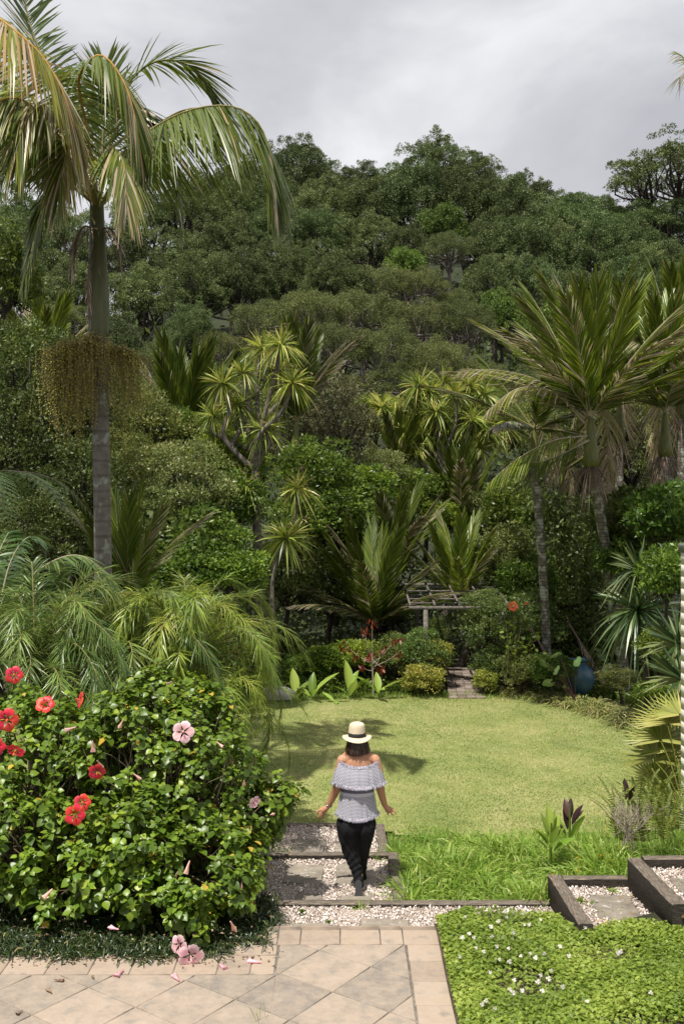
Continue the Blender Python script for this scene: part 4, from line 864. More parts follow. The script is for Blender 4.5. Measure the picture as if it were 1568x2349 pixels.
KF = [  # rachis in picture measure and distance, leaflet length, pairs, value range, droop, gravity, dead share
 ([(228, 470, 14), (262, 420, 13.9), (300, 335, 13.7), (380, 276, 13.5), (460, 246, 13.3), (540, 245, 13.1), (595, 285, 13), (622, 360, 12.9), (628, 425, 12.9)], 1.12, 84, (.12, .66), .35, 1.05, .05),
 ([(225, 470, 14), (250, 330, 14.2), (275, 220, 14.3), (335, 150, 14.5), (400, 138, 14.6), (455, 166, 14.7), (490, 225, 14.8), (510, 290, 14.8)], .85, 46, (.1, .5), .2, .35, .03),
 ([(222, 470, 14), (150, 420, 13.7), (110, 440, 13.5), (85, 520, 13.4), (62, 620, 13.3)], .6, 60, (.3, .62), .3, .8, .05),
 ([(230, 470, 14), (300, 400, 14.2), (350, 350, 14.3), (390, 370, 14.4), (405, 440, 14.4), (412, 520, 14.4)], .5, 40, (.25, .68), .3, .9, .1),
 ([(222, 470, 14), (140, 240, 13.9), (60, 120, 13.4), (-20, 30, 12.8), (10, 50, 12.2), (95, 125, 11.9), (150, 225, 11.8), (180, 330, 11.8)], .95, 74, (.55, .95), .3, .75, .3),
 ([(224, 470, 14), (200, 300, 13.7), (180, 180, 13.3), (230, 125, 13), (285, 190, 12.8), (315, 300, 12.7), (325, 400, 12.7)], .8, 56, (.25, .72), .35, .85, .15),
 ([(222, 470, 14), (150, 330, 13.9), (60, 250, 13.7), (-20, 260, 13.5), (-80, 340, 13.4)], .95, 50, (.25, .7), .4, .9, .1),
 ([(222, 470, 14), (120, 300, 14.3), (40, 180, 14.6), (-50, 130, 14.8), (-130, 180, 15)], .9, 50, (.3, .8), .4, .9, .15),
 ([(224, 470, 14), (190, 320, 14.2), (120, 180, 14.5), (70, 60, 14.8), (50, -60, 15), (60, -160, 15.1)], .8, 46, (.05, .4), .1, .1, .03),
 ([(228, 470, 14), (235, 330, 14.2), (240, 220, 14.3), (243, 150, 14.4)], .75, 24, (.2, .5), .1, .1, .03),
 ([(222, 480, 14), (190, 380, 13.4), (170, 330, 12.9), (150, 360, 12.6), (135, 440, 12.5)], .7, 44, (.25, .75), .4, .9, .25),
 ([(226, 480, 14), (240, 380, 13.3), (262, 340, 12.8), (285, 380, 12.5), (290, 450, 12.4)], .7, 44, (.3, .8), .4, .9, .25),
 ([(222, 475, 14), (120, 360, 14.3), (30, 330, 14.6), (-60, 380, 14.8), (-90, 460, 14.8)], .75, 44, (.1, .5), .4, .9, .1),
 ([(224, 475, 14), (150, 350, 13.2), (70, 240, 12.8), (0, 230, 12.4), (-60, 300, 12.1)], .85, 50, (.25, .8), .35, .95, .15),
 ([(224, 475, 14), (190, 330, 13.2), (130, 240, 12.7), (70, 260, 12.3), (40, 340, 12.1)], .8, 50, (.3, .8), .35, .95, .25),
 ([(224, 475, 14), (150, 380, 14.6), (90, 300, 14.9), (20, 280, 15.1), (-40, 330, 15.2)], .85, 46, (.05, .5), .35, .95, .1),
 ([(228, 475, 14), (255, 330, 14.5), (300, 240, 15), (330, 250, 15.3), (350, 320, 15.4)], .8, 44, (.1, .5), .35, .9, .1),
 ([(224, 475, 14), (205, 370, 14.6), (180, 250, 15), (140, 220, 15.2), (110, 280, 15.3)], .8, 44, (.1, .5), .35, .9, .1),
 ([(230, 470, 14), (320, 330, 14.8), (400, 260, 15.3), (480, 250, 15.6), (530, 300, 15.8)], .75, 40, (.05, .4), .35, .7, .05),
]
for q, (pts, Lf, npair, va, dr, gv, dd) in enumerate(KF):
    mb = MB(); frond(mb, [P(*p) - kb for p in pts], int(npair * 2.0), Lf * 1.05, .033, (60, 20), 24, dr, gv, .2, .08, (0, 0, 1), va, .022, 4, 0, 1, ((0, .12, .5, .85, 1), (.6, .95, 1, .75, .45)), dd, 40 + q)
    link('frond', mb.mesh('frond', [M_king, M_racho if q in (4, 5, 13) else M_rach]), kp)
mb = MB(); g = np.random.default_rng(8)     # dead brown frond collapsed at the top of the crownshaft
for (pts, sd_) in (([(222, 525, 13.9), (190, 520, 13.7), (170, 560, 13.6), (165, 620, 13.6)], 1), ([(226, 525, 14.0), (255, 525, 13.9), (272, 560, 13.9), (278, 600, 13.9)], 2), ([(212, 560, 13.85), (203, 620, 13.82), (204, 700, 13.8), (205, 770, 13.8)], 3)):
    frond(mb, [P(*p) - kb for p in pts], 30, .45 if sd_ < 3 else .2, .02, (30, 12), 0, .2, .8, .1, .2, (0, 0, 1), (0, 1), .012, 3, 0, 1, seed=sd_)
link('dead_frond', mb.mesh('dead_frond', [M_dead, M_dead]), kp)
fc = P(226, 812, KY) - kb
for cl in range(5):      # hanging strings of small fruit
    mb = MB(); st = MB(); g = np.random.default_rng(100 + cl); az = [-.3, 3.4, -1.7, 1.6, -2.4][cl]; d0 = np.array([math.cos(az), math.sin(az), 0]); n = 104
    main = bez([fc + d0 * .1, fc + d0 * .28 + [0, 0, .05], fc + d0 * .42 + [0, 0, -.05]], 8); tube(st, main, np.linspace(.028, .012, 8), 6, .5, False)
    for q in range(n):
        s = main[g.integers(1, 8)]; dd = unit(d0 * .9 + g.normal(size=3) * [.6, .6, .12]); out = g.uniform(.05, .5) ; tp = s + dd * out * [.72, .85, .7, .9, .8][cl] + [0, 0, [.02, .1, .13, .2, .06][cl] - .45 * out ** 2 + g.normal() * .03]
        Ls = g.uniform(.4, 1.35) * (1.05 - out * .8) * [.85, 1.12, 1.0, .8, 1.05][cl]; m = int(Ls / .026); tt = np.linspace(0, 1, m)
        a_ = bez([s, tp, tp + [dd[0] * .04, dd[1] * .04, -Ls * .3], tp + [dd[0] * .05 + g.normal() * .045, dd[1] * .05, -Ls]], m)
        tube(st, a_[::3], .0028, 3, .5, False)
        k = g.random(m) < .85; b = a_[k] + g.normal(size=(k.sum(), 3)) * .009; nbd = len(b); rr = g.uniform(.009, .014, nbd)
        oct_ = np.array([[1, 0, 0], [-1, 0, 0], [0, 1, 0], [0, -1, 0], [0, 0, 1], [0, 0, -1]], float); F8 = np.array([[0, 2, 4], [2, 1, 4], [1, 3, 4], [3, 0, 4], [2, 0, 5], [1, 2, 5], [3, 1, 5], [0, 3, 5]])
        V = (b[:, None] + oct_[None] * rr[:, None, None]).reshape(-1, 3); F = (np.arange(nbd)[:, None, None] * 6 + F8[None]).reshape(-1, 3); mb.add(V, F, np.repeat(g.random(nbd), 6))
    o = link('fruit_cluster', st.mesh('fruit_cluster', M_rach), kp); tag(link('fruit', mb.mesh('fruit', M_berry), o), kind='stuff')

# palm leaflets reaching in from the right edge, high up
t = thing('leaning_palm', 'palm frond tips reaching into the sky at the upper right edge', 'palm frond', P(1700, 200, 9))
b0 = P(1700, 200, 9)
for q, pts in enumerate([[(1800, 60, 9), (1680, 90, 9), (1590, 150, 9), (1548, 185, 9)], [(1800, 260, 9.3), (1700, 180, 9.3), (1600, 150, 9.2), (1552, 120, 9.2)]]):
    mb = MB(); frond(mb, [P(*p) - b0 for p in pts], 34, .27, .010, (55, 18), 10, .45, .15, .1, .35, (0, 0, 1), (.3, 1), .008, 4, 0, 1, seed=q + 70); link('frond', mb.mesh('frond', [M_king, M_rach]), t)

# ------------------------------------------------------------ feathery date palms behind the hibiscus
DF = []
for s in range(4):
    mb = MB(); cv = [.42, .68, .98, .6][s]; dz = [1.42, 1.22, .95, 1.1][s]
    rach = [(0, 0, 0), (cv * .22, 0, dz * .45), (cv * .62, 0, dz * .85), (cv * 1.1, 0, dz * .98), (cv * 1.55, 0, dz * .85), (cv * 1.85, 0, dz * .55)]
    va = [(.1, .8), (.3, .95), (.1, .7), (.5, 1)][s]
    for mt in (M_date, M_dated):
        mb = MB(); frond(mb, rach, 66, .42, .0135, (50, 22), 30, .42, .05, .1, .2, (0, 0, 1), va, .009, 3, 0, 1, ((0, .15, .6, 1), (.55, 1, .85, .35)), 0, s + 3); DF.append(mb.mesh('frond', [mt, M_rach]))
def datepalm(label, x, y, Yd, n, size, dark, seed, spread=(5, 62)):
    g = np.random.default_rng(seed); c = P(x, y, Yd); b = np.array([c[0], c[1], -.45]); t = thing('date_palm', label, 'palm', b); h = c - b
    mb = MB(); tube(mb, [(0, 0, -.2), tuple(h)], [.09, .07], 8); link('trunk', mb.mesh('trunk', M_bark), t)
    for k in range(n):
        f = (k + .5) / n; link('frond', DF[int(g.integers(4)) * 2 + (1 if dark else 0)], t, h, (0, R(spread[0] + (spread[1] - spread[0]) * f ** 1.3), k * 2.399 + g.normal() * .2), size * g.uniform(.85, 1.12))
datepalm('bright feathery date palm behind the pink hibiscus, right one of the clump', 430, 1530, 11.9, 64, .80, False, 1, (2, 66))
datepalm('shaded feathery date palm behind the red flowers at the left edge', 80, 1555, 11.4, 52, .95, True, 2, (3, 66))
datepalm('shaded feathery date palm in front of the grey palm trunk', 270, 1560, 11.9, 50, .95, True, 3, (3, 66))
datepalm('low feathery date palm spilling over the left side of the lawn', 465, 1660, 11.3, 34, .56, False, 4, (10, 75))
# ------------------------------------------------------------ hibiscus bushes
def hleaf():
    mb = MB(); t = np.array([0, .12, .35, .62, .85, 1]); wv = np.array([.02, .3, .5, .4, .17, .0]); z = -.22 * t ** 2
    L_ = np.stack([t, wv * .9, z + wv * .22], 1); C = np.stack([t, t * 0, z], 1); R__ = np.stack([t, -wv * .9, z + wv * .22], 1)
    V = np.concatenate([L_, C, R__]); n = 6; F = [[q, q + n, q + n + 1, q + 1] for q in range(5)] + [[q + n, q + 2 * n, q + 2 * n + 1, q + n + 1] for q in range(5)]
    return V, np.array(F)
HLV, HLF = hleaf()
def hleaf_mesh(v): mb = MB(); mb.add(HLV, HLF, v); return mb.mesh('leaf', M_hib, True)
HLM = [hleaf_mesh(v) for v in (.15, .35, .5, .65, .8, .92)]
def frames(al, nm): s = unit(np.cross(nm, al)); nm = np.cross(al, s); return np.stack([al, s, nm], -1)
def flower_parts(mat, seed, size=1.0):
    g = np.random.default_rng(seed); out = []
    for k in range(5):
        a = k * 1.2566; nu, nv = 7, 7; V = []; A = []
        for u in np.linspace(0, 1, nu):
            for v in np.linspace(-1, 1, nv):
                wv = .10 + .66 * math.sin(min(u * 1.9, math.pi / 2) ) * (1 if u < .8 else 1 - (u - .8) * 1.6)
                r = .1 + .9 * u - .1 * abs(v) * u; ang = v * wv * .85
                zz = .28 * math.sin(u * 2.2) - .12 * u + .05 * math.sin(v * 9 + k * 2) * u + .03 * g.normal() * u
                V.append([r * math.cos(ang), r * math.sin(ang), zz]); A.append(.15 + .75 * u + .1 * math.cos(v * 8))
        V = np.array(V) * 1.42; c, s = math.cos(a), math.sin(a); tl = .04 * (1 if k % 2 else -1)
        V = V @ np.array([[c, s, 0], [-s, c, 0], [0, 0, 1]]); V[:, 2] += tl
        i, j = np.meshgrid(np.arange(nu - 1), np.arange(nv - 1), indexing='ij'); F = np.stack([i * nv + j, (i + 1) * nv + j, (i + 1) * nv + j + 1, i * nv + j + 1], -1).reshape(-1, 4)
        mb = MB(); mb.add(V * .06 * size, F, np.clip(A, 0, 1)); out.append(mb.mesh('petal', mat, True))
    mb = MB(); tube(mb, np.array([[0, 0, .05], [.02, 0, .5], [.06, .02, .95]]) * .06 * size, .0032 * size, 6, .2)
    for q in range(26):
        u = g.uniform(.45, 1); d = rdir(1, 0, g)[0]; b = np.array([.05 * u, .01, .95 * u]) * .06 * size; tube(mb, [b, b + d * .009 * size], .0018 * size, 4, .9)
    st = mb.mesh('stamen', [M_orange if mat is M_red else M_pink], True); return out, st
FL = {'red': flower_parts(M_red, 1), 'pink': flower_parts(M_pink, 2), 'orange': flower_parts(M_orange, 3)}
def put_flower(parent, kind, p, facing, size=1.0, label=None, roll=0.0):
    f = link('flower', None, parent, p); f.rotation_euler = Vector(facing).to_track_quat('Z', 'Y').to_euler(); f.scale = (size,) * 3
    if label: f['label'] = label
    for pm in FL[kind][0]: link('petal', pm, f)
    link('stamen', FL[kind][1], f); return f
def wilt_mesh(seed, mat=None):
    g = np.random.default_rng(seed); mb = MB()
    rings = []; n = 10
    for u in np.linspace(0, 1, 8):
        r = np.interp(u, [0, .1, .4, .75, 1], [.004, .007, .009, .016, .021]); th_ = np.arange(n) / n * 6.283
        rr_ = r * (1 + .35 * np.sin(th_ * 3 + u * 5) * u); rings.append(np.stack([rr_ * np.cos(th_) * .9, rr_ * np.sin(th_) * .7, -u * .085 + .006 * np.sin(th_ * 5) * u], 1))
    loft(mb, rings, .5, True, False); mb.A = [g.uniform(.2, 1, len(a)) for a in mb.A]; return mb.mesh('wilted_flower', mat or M_peach, True)
WM = [wilt_mesh(1), wilt_mesh(2)]
def hibbush(name, label, blobs, seed, ntips, stems_at, camface=True, nobj=300):
    g = np.random.default_rng(seed); o = thing(name, label, 'hibiscus', (stems_at[0][0], stems_at[0][1], -.1)); off = np.array(o.location)
    B = np.array([b[:3] for b in blobs]); Rr = np.array([b[3] for b in blobs]); tips = []
    tries = 0
    while len(tips) < ntips and tries < ntips * 60:
        tries += 1; k = g.choice(len(B), p=Rr ** 2 / (Rr ** 2).sum()); d = rdir(1, .15, g)[0]; r = Rr[k] * (g.uniform(.82, 1.16) if g.random() < .75 else g.uniform(.55, .85)); p = B[k] + d * r * np.array([1, 1, .95])
        dist = np.linalg.norm((p - B), axis=1) / Rr; dist[k] = 9
        if np.sin(p[0] * 7.3 + 1) * np.sin(p[2] * 6.1 + p[0] * 2) * np.sin(p[1] * 5) > .42 or dist.min() < .82 or p[2] < .12 or p[1] < 8.15 and p[2] < .3: continue
        tips.append((p, d))
    for q in range(ntips // 28):      # vigorous shoots standing out of the outline
        k = g.integers(len(B)); d = unit(rdir(1, .9, g)[0] * [1, .6, 1]); base_ = B[k] + d * Rr[k] * .95
        if base_[2] < .8: continue
        for u in (.0, .09, .18)[:g.integers(2, 4)]: tips.append((base_ + unit(d + [0, 0, .8]) * u, unit(d + [0, 0, 1.5])))
    tp = np.array([t[0] for t in tips]); td = np.array([t[1] for t in tips]); n = len(tp)
    stm = []; mbS = MB()
    for k in range(0, n, 3):
        s = np.array(stems_at[g.integers(len(stems_at))], float) ; c = B[np.argmin(np.linalg.norm(B - tp[k], axis=1))]
        m = (s + tp[k]) * .5 + g.normal(size=3) * .1; m2 = m * .4 + tp[k] * .6 + g.normal(size=3) * .05
        tube(mbS, bez([s + g.normal(size=3) * [.15, .1, 0], m, m2, tp[k]], 9) - off, np.linspace(.011, .003, 9), 5, g.random(), False)
    link('branches', mbS.mesh('branches', M_stem, True), o)
    for s in stems_at:
        for q in range(2):
            s0 = np.array(s, float); e_ = s0 + [g.normal() * .3, g.normal() * .2, g.uniform(.9, 1.5)]; mb = MB()
            tube(mb, bez([s0, (s0 + e_) / 2 + g.normal(size=3) * .08, e_], 10) - off, np.linspace(.024, .01, 10), 7); link('stem', mb.mesh('stem', M_stem, True), o)
    LP, LA, LN, LS, LV = [], [], [], [], []
    for k in range(n):
        m = g.integers(7, 11); axis = unit(td[k] * .6 + [0, 0, .7] + g.normal(size=3) * .2); ph0 = g.random() * 6.28
        u1 = unit(np.cross(axis, [.3, .8, .1])); u2 = np.cross(axis, u1); tv = g.normal(.48, .1)
        for q in range(m):
            ph = ph0 + q * 2.4; u = q / m; rad = u1 * math.cos(ph) + u2 * math.sin(ph); al = unit(rad * (1 - .25 * u) + axis * (.5 * u - .15) + [0, 0, -.15] + g.normal(size=3) * .12)
            nm = unit(axis + rad * .1 + g.normal(size=3) * .42 + [0, 0, .3]); LP.append(tp[k] - axis * .10 * (1 - u) + rad * .012 + g.normal(size=3) * .01); LA.append(al); LN.append(nm)
            LS.append(.095 * g.uniform(.5, 1.2) * (1 - .42 * u)); LV.append(np.clip(tv + .34 * (u - .4) + g.normal() * .13, .02, .95) if g.random() > .015 else 1.0)
    LP, LA, LN, LS, LV = map(np.array, (LP, LA, LN, LS, LV)); M3 = frames(unit(LA), LN)
    score = LP[:, 1] - .35 * LP[:, 2] + g.random(len(LP)) * .25; vis = np.abs(LP[:, 0] / LP[:, 1]) < .345
    score[~vis] += 50; order = np.argsort(score); near = order[:nobj]; far = order[nobj:]
    for q in near:
        M = Matrix.Identity(4)
        for r_ in range(3):
            for c_ in range(3): M[r_][c_] = float(M3[q][r_][c_] * LS[q])
            M[r_][3] = float(LP[q][r_] - off[r_])
        l = link('leaf', HLM[int(np.clip(LV[q] * 6, 0, 5))], o); l.matrix_local = M
    V = (np.einsum('nij,vj->nvi', M3[far], HLV) * LS[far][:, None, None] + (LP[far] - off)[:, None]).reshape(-1, 3)
    F = (np.arange(len(far))[:, None, None] * len(HLV) + HLF[None]).reshape(-1, 4); mb = MB(); mb.add(V, F, np.repeat(LV[far], len(HLV)))
    tag(link('foliage', mb.mesh('foliage', M_hib, True), o), kind='stuff'); return o, off
pinkb, po = hibbush('hibiscus_bush', 'big glossy hibiscus bush with pink flowers beside the tiled patio', [(-1.55, 9.7, 1.02, .72), (-1.95, 9.65, 1.35, .62), (-1.3, 9.6, .62, .5), (-1.05, 9.7, .75, .42), (-1.75, 9.2, .75, .5), (-1.32, 9.15, .55, .4), (-.85, 9.85, .62, .3), (-2.2, 9.5, .95, .6), (-1.5, 10.1, 1.5, .45), (-1.45, 8.8, .42, .3), (-1.9, 10.0, 1.75, .32), (-1.42, 8.62, .5, .36), (-1.75, 8.7, .7, .38), (-1.1, 8.85, .5, .36), (-.98, 9.3, .4, .3), (-.68, 9.8, .85, .24), (-1.32, 8.42, .3, .27), (-1.24, 8.3, .32, .24), (-1.0, 8.6, .36, .27), (-1.7, 8.55, .4, .3)], 21, 1400, [(-1.6, 9.6, -.05), (-1.9, 9.5, -.05), (-1.35, 9.55, -.05)])
redb, ro = hibbush('hibiscus_bush', 'hibiscus bush with red flowers at the left edge, brown stems showing below', [(-3.1, 9.7, 1.2, .62), (-2.75, 9.6, 1.35, .5), (-3.5, 9.8, 1.0, .7), (-2.65, 9.5, .75, .45), (-3.15, 9.3, .85, .4), (-2.45, 9.7, 1.25, .45), (-3.2, 9.9, 1.65, .3), (-3.0, 8.9, .75, .4), (-2.5, 9.0, .8, .35), (-2.9, 9.15, .45, .42), (-2.2, 8.7, .5, .38), (-2.9, 8.75, .6, .36), (-2.55, 8.6, .45, .3)], 22, 800, [(-2.9, 9.6, -.05), (-3.2, 9.6, -.05), (-2.6, 9.5, -.05)])
for (x, y, Yd, f, s) in ((32, 1549, 9.2, (.2, -1, .3), 1.0), (103, 1617, 9.0, (.1, -.8, .7), 1.05), (186, 1606, 8.95, (-.9, -.5, .3), .9), (15, 1652, 8.75, (.3, -1, .2), 1.25), (36, 1720, 8.7, (-.2, -.8, -.7), 1.05), (222, 1770, 8.75, (.2, -.9, -.2), .9), (172, 1870, 8.6, (0, -1, .1), 1.1), (188, 1842, 8.62, (.3, -1, .4), .9), (-8, 1712, 8.75, (0, -1, 0), 1.0)):
    put_flower(redb, 'red', P(x, y, Yd) - ro, f, s)
for (x, y, Yd, f, s) in ((420, 1680, 8.82, (.05, -1, .35), 1.2), (437, 2192, 7.93, (.15, -1, -.25), 1.3), (412, 2168, 7.99, (-.5, -.8, .1), 1.0), (583, 1840, 9.0, (.6, -.7, -.3), .75)):
    put_flower(pinkb, 'pink', P(x, y, Yd) - po, f, s)
g = np.random.default_rng(77)
for (x, y, Yd, s, rx) in ((283, 1650, 8.9, 1.1, .5), (175, 1668, 8.85, 1.2, 1.2), (212, 1700, 8.85, 1.2, .2), (497, 1702, 8.9, .9, .8), (395, 1563, 9.2, .7, .9), (222, 1745, 8.8, 1.1, .6), (435, 1975, 8.45, 1.3, .1), (408, 2000, 8.4, 1.5, .5), (400, 2035, 8.4, 1.0, .3), (560, 1790, 9.0, .9, .4), (528, 2115, 8.2, 1.4, -.6), (555, 2020, 8.6, .9, .4), (355, 1945, 8.5, 1.3, .3), (305, 1775, 8.8, 1.0, .8), (120, 2040, 8.4, 1.2, 1.0), (620, 1870, 9.2, .8, 1.4)):
    o = link('wilted_flower', WM[int(g.integers(2))], pinkb, P(x, y, Yd) - po, (rx, g.normal() * .4, g.random() * 6), s)
FALL = [(598, 2208, 1.25, 'pale pink fallen flower on the tiles, rightmost of those lying in the sun', M_pink), (502, 2212, 1.1, 'pale pink fallen flower just right of the big hanging bloom', M_pink), (410, 2250, 1.3, 'long pale pink fallen flower below the big hanging bloom', M_pink), (283, 2225, 1.35, 'pale pink crumpled fallen flower at the grass border, left of the big bloom', M_pink), (272, 2133, 1.2, 'pale pink fallen flower caught on top of the dark grass border', M_pink), (123, 2248, .9, 'shrivelled dark red fallen flower near the left edge, upper one', M_litter), (118, 2278, .9, 'shrivelled purple fallen flower with a green stalk near the left edge', M_litter), (52, 2318, .7, 'small brown shrivelled flower on the tiles at the far bottom left', M_litter), (215, 2246, .6, 'brown curled leaf lying along a tile joint', M_litter)]
for (x, y, s, lab, mt) in FALL:
    z = .016 if y > 2150 else .17; Yd = (CAM_H - z) * 2286.6 / (y - 1174.5)
    o = link('fallen_flower' if mt is not M_litter or 'leaf' not in lab else 'fallen_leaf', wilt_mesh(int(x), mt), None, P(x, y, Yd), (1.5, .2, g.random() * 6), s); tag(o, lab, 'fallen flower' if 'leaf' not in lab else 'leaf')

# mondo grass border along the patio
mb = MB(); n = 19000; g = np.random.default_rng(12)
bx = g.uniform(-3.8, -.62, n); by = g.uniform(7.98, 9.3, n); k = ((bx < -1.0) | (by > 8.25)) & (by > 8.02 + .05 * np.sin(bx * 9)); bx, by = bx[k], by[k]; n = len(bx)
cl_ = np.stack([np.round(bx / .15 + np.sin(by * 9) * .2) * .15, np.round(by / .13 + np.sin(bx * 11) * .2) * .13], 1); dd = np.stack([bx, by], 1) - cl_; d = unit(np.c_[dd * 9 + g.normal(size=(n, 2)) * .3, np.full(n, .9)]); 
strips(mb, np.c_[cl_ + dd * .5, np.full(n, -.06)], d, unit(np.cross(d, [0, 0, 1.0]) + g.normal(size=(n, 3)) * .2), g.uniform(.24, .46, n), .011, .8, 4, np.clip(g.beta(2, 3, n) + (g.random(n) < .03) * .6, 0, 1))
tag(link('border_grass', mb.mesh('border_grass', M_mondo)), 'dark strappy border grass under the hibiscus, along the tiles', 'grass', kind='stuff')
mb = MB(); n = 900; c = np.c_[g.uniform(-3.6, -.5, n), g.uniform(7.85, 8.6, n), g.uniform(.0, .012, n)]; k = (c[:, 1] > 8.0 - g.random(n) ** 3 * .4) ; c = c[k]; k = (c[:, 1] < 8.12) | (g.random(len(c)) < .08); c = c[k]; c[:, 2] += np.where(c[:, 1] > 8.08, .15, 0); n = len(c)
al = rdir(n, 0, g); al[:, 2] *= .2; leaves(mb, c, al, np.tile([0, 0, 1.0], (n, 1)) + g.normal(size=(n, 3)) * .3, g.uniform(.015, .05, n), .018, g.random(n), .3)
tag(link('leaf_litter', mb.mesh('leaf_litter', M_litter)), 'dry brown leaf litter along the foot of the border grass', 'leaf litter', kind='stuff')

# ------------------------------------------------------------ clover patch, weeds, tall grass
def clover_h(x, y): return .035 + .05 * (np.sin(x * 3.1 + y) * np.sin(y * 2.7 + 1) + 1) * .5 + .06 * sstep(.82, 1.1, x) * (1 - sstep(2.2, 3.2, x)) + sstep(1.9, 2.9, x) * .08
def clover_in(x, y): return (x > .755 + .05 * np.sin(y * 7) + .10 * np.clip((7.4 - y), 0, 1)) & (y < 8.72 + .06 * np.sin(x * 6) - sstep(1.85, 2.0, x) * .38)
cp_ = link('clover_patch', None); tag(cp_, 'bright green clover patch with white flower heads right of the tiles', 'clover', kind='stuff')
xs3 = np.linspace(.8, 4.4, 70); ys3 = np.linspace(5.8, 8.8, 60); X, Y = np.meshgrid(xs3, ys3, indexing='ij'); V = np.stack([X, Y, clover_h(X, Y) - .05], -1).reshape(-1, 3)
i, j = np.meshgrid(np.arange(69), np.arange(59), indexing='ij'); F = np.stack([i * 60 + j, (i + 1) * 60 + j, (i + 1) * 60 + j + 1, i * 60 + j + 1], -1).reshape(-1, 4); c = V[F].mean(1); F = F[clover_in(c[:, 0], c[:, 1])]
mb = MB(); mb.add(V, F); tag(link('clover_soil', mb.mesh('clover_soil', M_soil, True)), kind='structure')
n = 62000; x, y = g.uniform(.82, 3.1, n), g.uniform(6.7, 8.8, n); k = clover_in(x, y); 
bare = (np.sin(x * 4.3 + 2) * np.sin(y * 5.1 + x) > .35) & (x > 1.15); k &= ~(bare & (g.random(n) < .8)); x, y = x[k], y[k]; n = len(x)
p = np.c_[x, y, np.maximum(clover_h(x, y), .03) + g.normal(size=n) * .014]; mb = MB(); nrm = unit(rdir(n, 2.2, g)); u1 = unit(np.cross(nrm, rdir(n, 0, g))); u2 = np.cross(nrm, u1); vv = np.clip(.45 + .3 * np.sin(x * 5 + 2 * np.sin(y * 3)) * np.sin(y * 4 + x) + g.normal(size=n) * .25, 0, 1)
for q in range(3):
    a = q * 2.094; al = u1 * math.cos(a) + u2 * math.sin(a) - nrm * .1; leaves(mb, p, al, nrm, g.uniform(.012, .021, n), .019, vv, .12, -.05)
tag(link('clover_leaves', mb.mesh('clover_leaves', M_clov), cp_), kind='stuff')
mbf = MB(); d = rdir(46, .2, g); strips(mbf, d * .002, d, unit(np.cross(d, rdir(46, 0, g))), .012, .004, .1, 1, g.random(46), ((0, 1), (1, .5))); tube(mbf, [(0, 0, -.09), (0, 0, 0)], .0012, 4, 0); fm = mbf.mesh('clover_flower', M_white)
cx_ = g.uniform(.92, 2.3, 120); cy_ = g.uniform(6.9, 8.6, 120); k = clover_in(cx_, cy_) & (g.random(120) < np.where(cx_ < 1.6, .6, .15))
for x, y in zip(cx_[k], cy_[k]): link('clover_flower', fm, cp_, (x, y, float(clover_h(x, y)) + .035 + g.random() * .02), (g.normal() * .3, g.normal() * .3, 0), g.uniform(1.0, 1.5))
def grassarea(name, label, n, fx, fy, fz, hmin, hmax, wd_, mat, up=1.6, seed=1, droop=.35, keep=None, segs=3, val=(0, 1)):
    g = np.random.default_rng(seed); x = g.uniform(*fx, n); y = g.uniform(*fy, n)
    cx = np.round(x / .16 + g.normal(size=n) * .25) * .16; cyy = np.round(y / .16 + g.normal(size=n) * .25) * .16; x = x * .5 + cx * .5; y = y * .5 + cyy * .5
    if keep is not None: k = keep(x, y); x, y = x[k], y[k]
    n = len(x); z = fz(x, y); d = rdir(n, up, g); d[:, 2] = np.abs(d[:, 2]); hh = g.uniform(hmin, hmax, n) * (.75 + .35 * np.sin(x * 4.1) * np.sin(y * 3.3 + x)); mb = MB()
    strips(mb, np.c_[x, y, z], d, unit(np.cross(d, rdir(n, 0, g))), hh, wd_ * g.uniform(.6, 1.3, n), droop, segs, g.uniform(*val, n))
    return tag(link(name, mb.mesh(name, mat)), label, 'grass', kind='stuff')
gz = lambda x, y: ground_z(x, y) - .01
grassarea('tall_grass', 'tall bright unmown grass right of the shell steps', 19000, (.62, 2.9), (9.48, 12.2), gz, .3, .78, .017, M_grass, 1.7, 5, .55, lambda x, y: (y < 11.7 + .4 * np.sin(x * 5) - .3 * np.abs(x - 1.4)) | (x > 2.0) & (y < 11.4 + .3 * np.sin(x * 7)))
grassarea('tall_grass', 'lower weedy grass between tall grass and lawn edge', 22000, (.55, 4.2), (11.0, 13.8), gz, .08, .30, .011, M_grass, 1.6, 6, .4, lambda x, y: y < 12.75 + .45 * np.sin(x * 2.3 + 1) + .25 * np.sin(x * 6.1) + .35 * np.random.default_rng(1).normal(size=len(x)))
grassarea('tall_grass', 'weedy grass at the foot of the ferns beside the house', 7000, (2.6, 4.4), (9.5, 12.4), gz, .1, .4, .010, M_grass, 1.6, 7)
grassarea('weed_fringe', 'weeds along the left side of the shell steps', 2600, (-.95, -.62), (8.75, 12.5), gz, .08, .3, .009, M_grass, 1.4, 8)
grassarea('weed_fringe', 'long grass tufts leaning over the clover near the small shell box', 1500, (1.7, 2.4), (8.0, 8.5), lambda x, y: x * 0 + .0, .08, .26, .007, M_grass, 1.5, 9)
grassarea('weed_fringe', 'dry pale grass at the bottom right corner of the clover', 1500, (2.2, 3.0), (7.0, 7.9), lambda x, y: x * 0 + .02, .1, .3, .005, M_grass, 1.0, 10, .5, val=(.7, 1))
grassarea('weed_fringe', 'weeds growing in the raised shell boxes', 900, (2.08, 3.4), (8.28, 9.35), lambda x, y: np.where(x < 2.7, .07, .26), .03, .11, .009, M_grass, 1.0, 11, .3, lambda x, y: (np.sin(x * 9) * np.sin(y * 8) > .15) & ((x < 2.7) | (x > 2.82)))
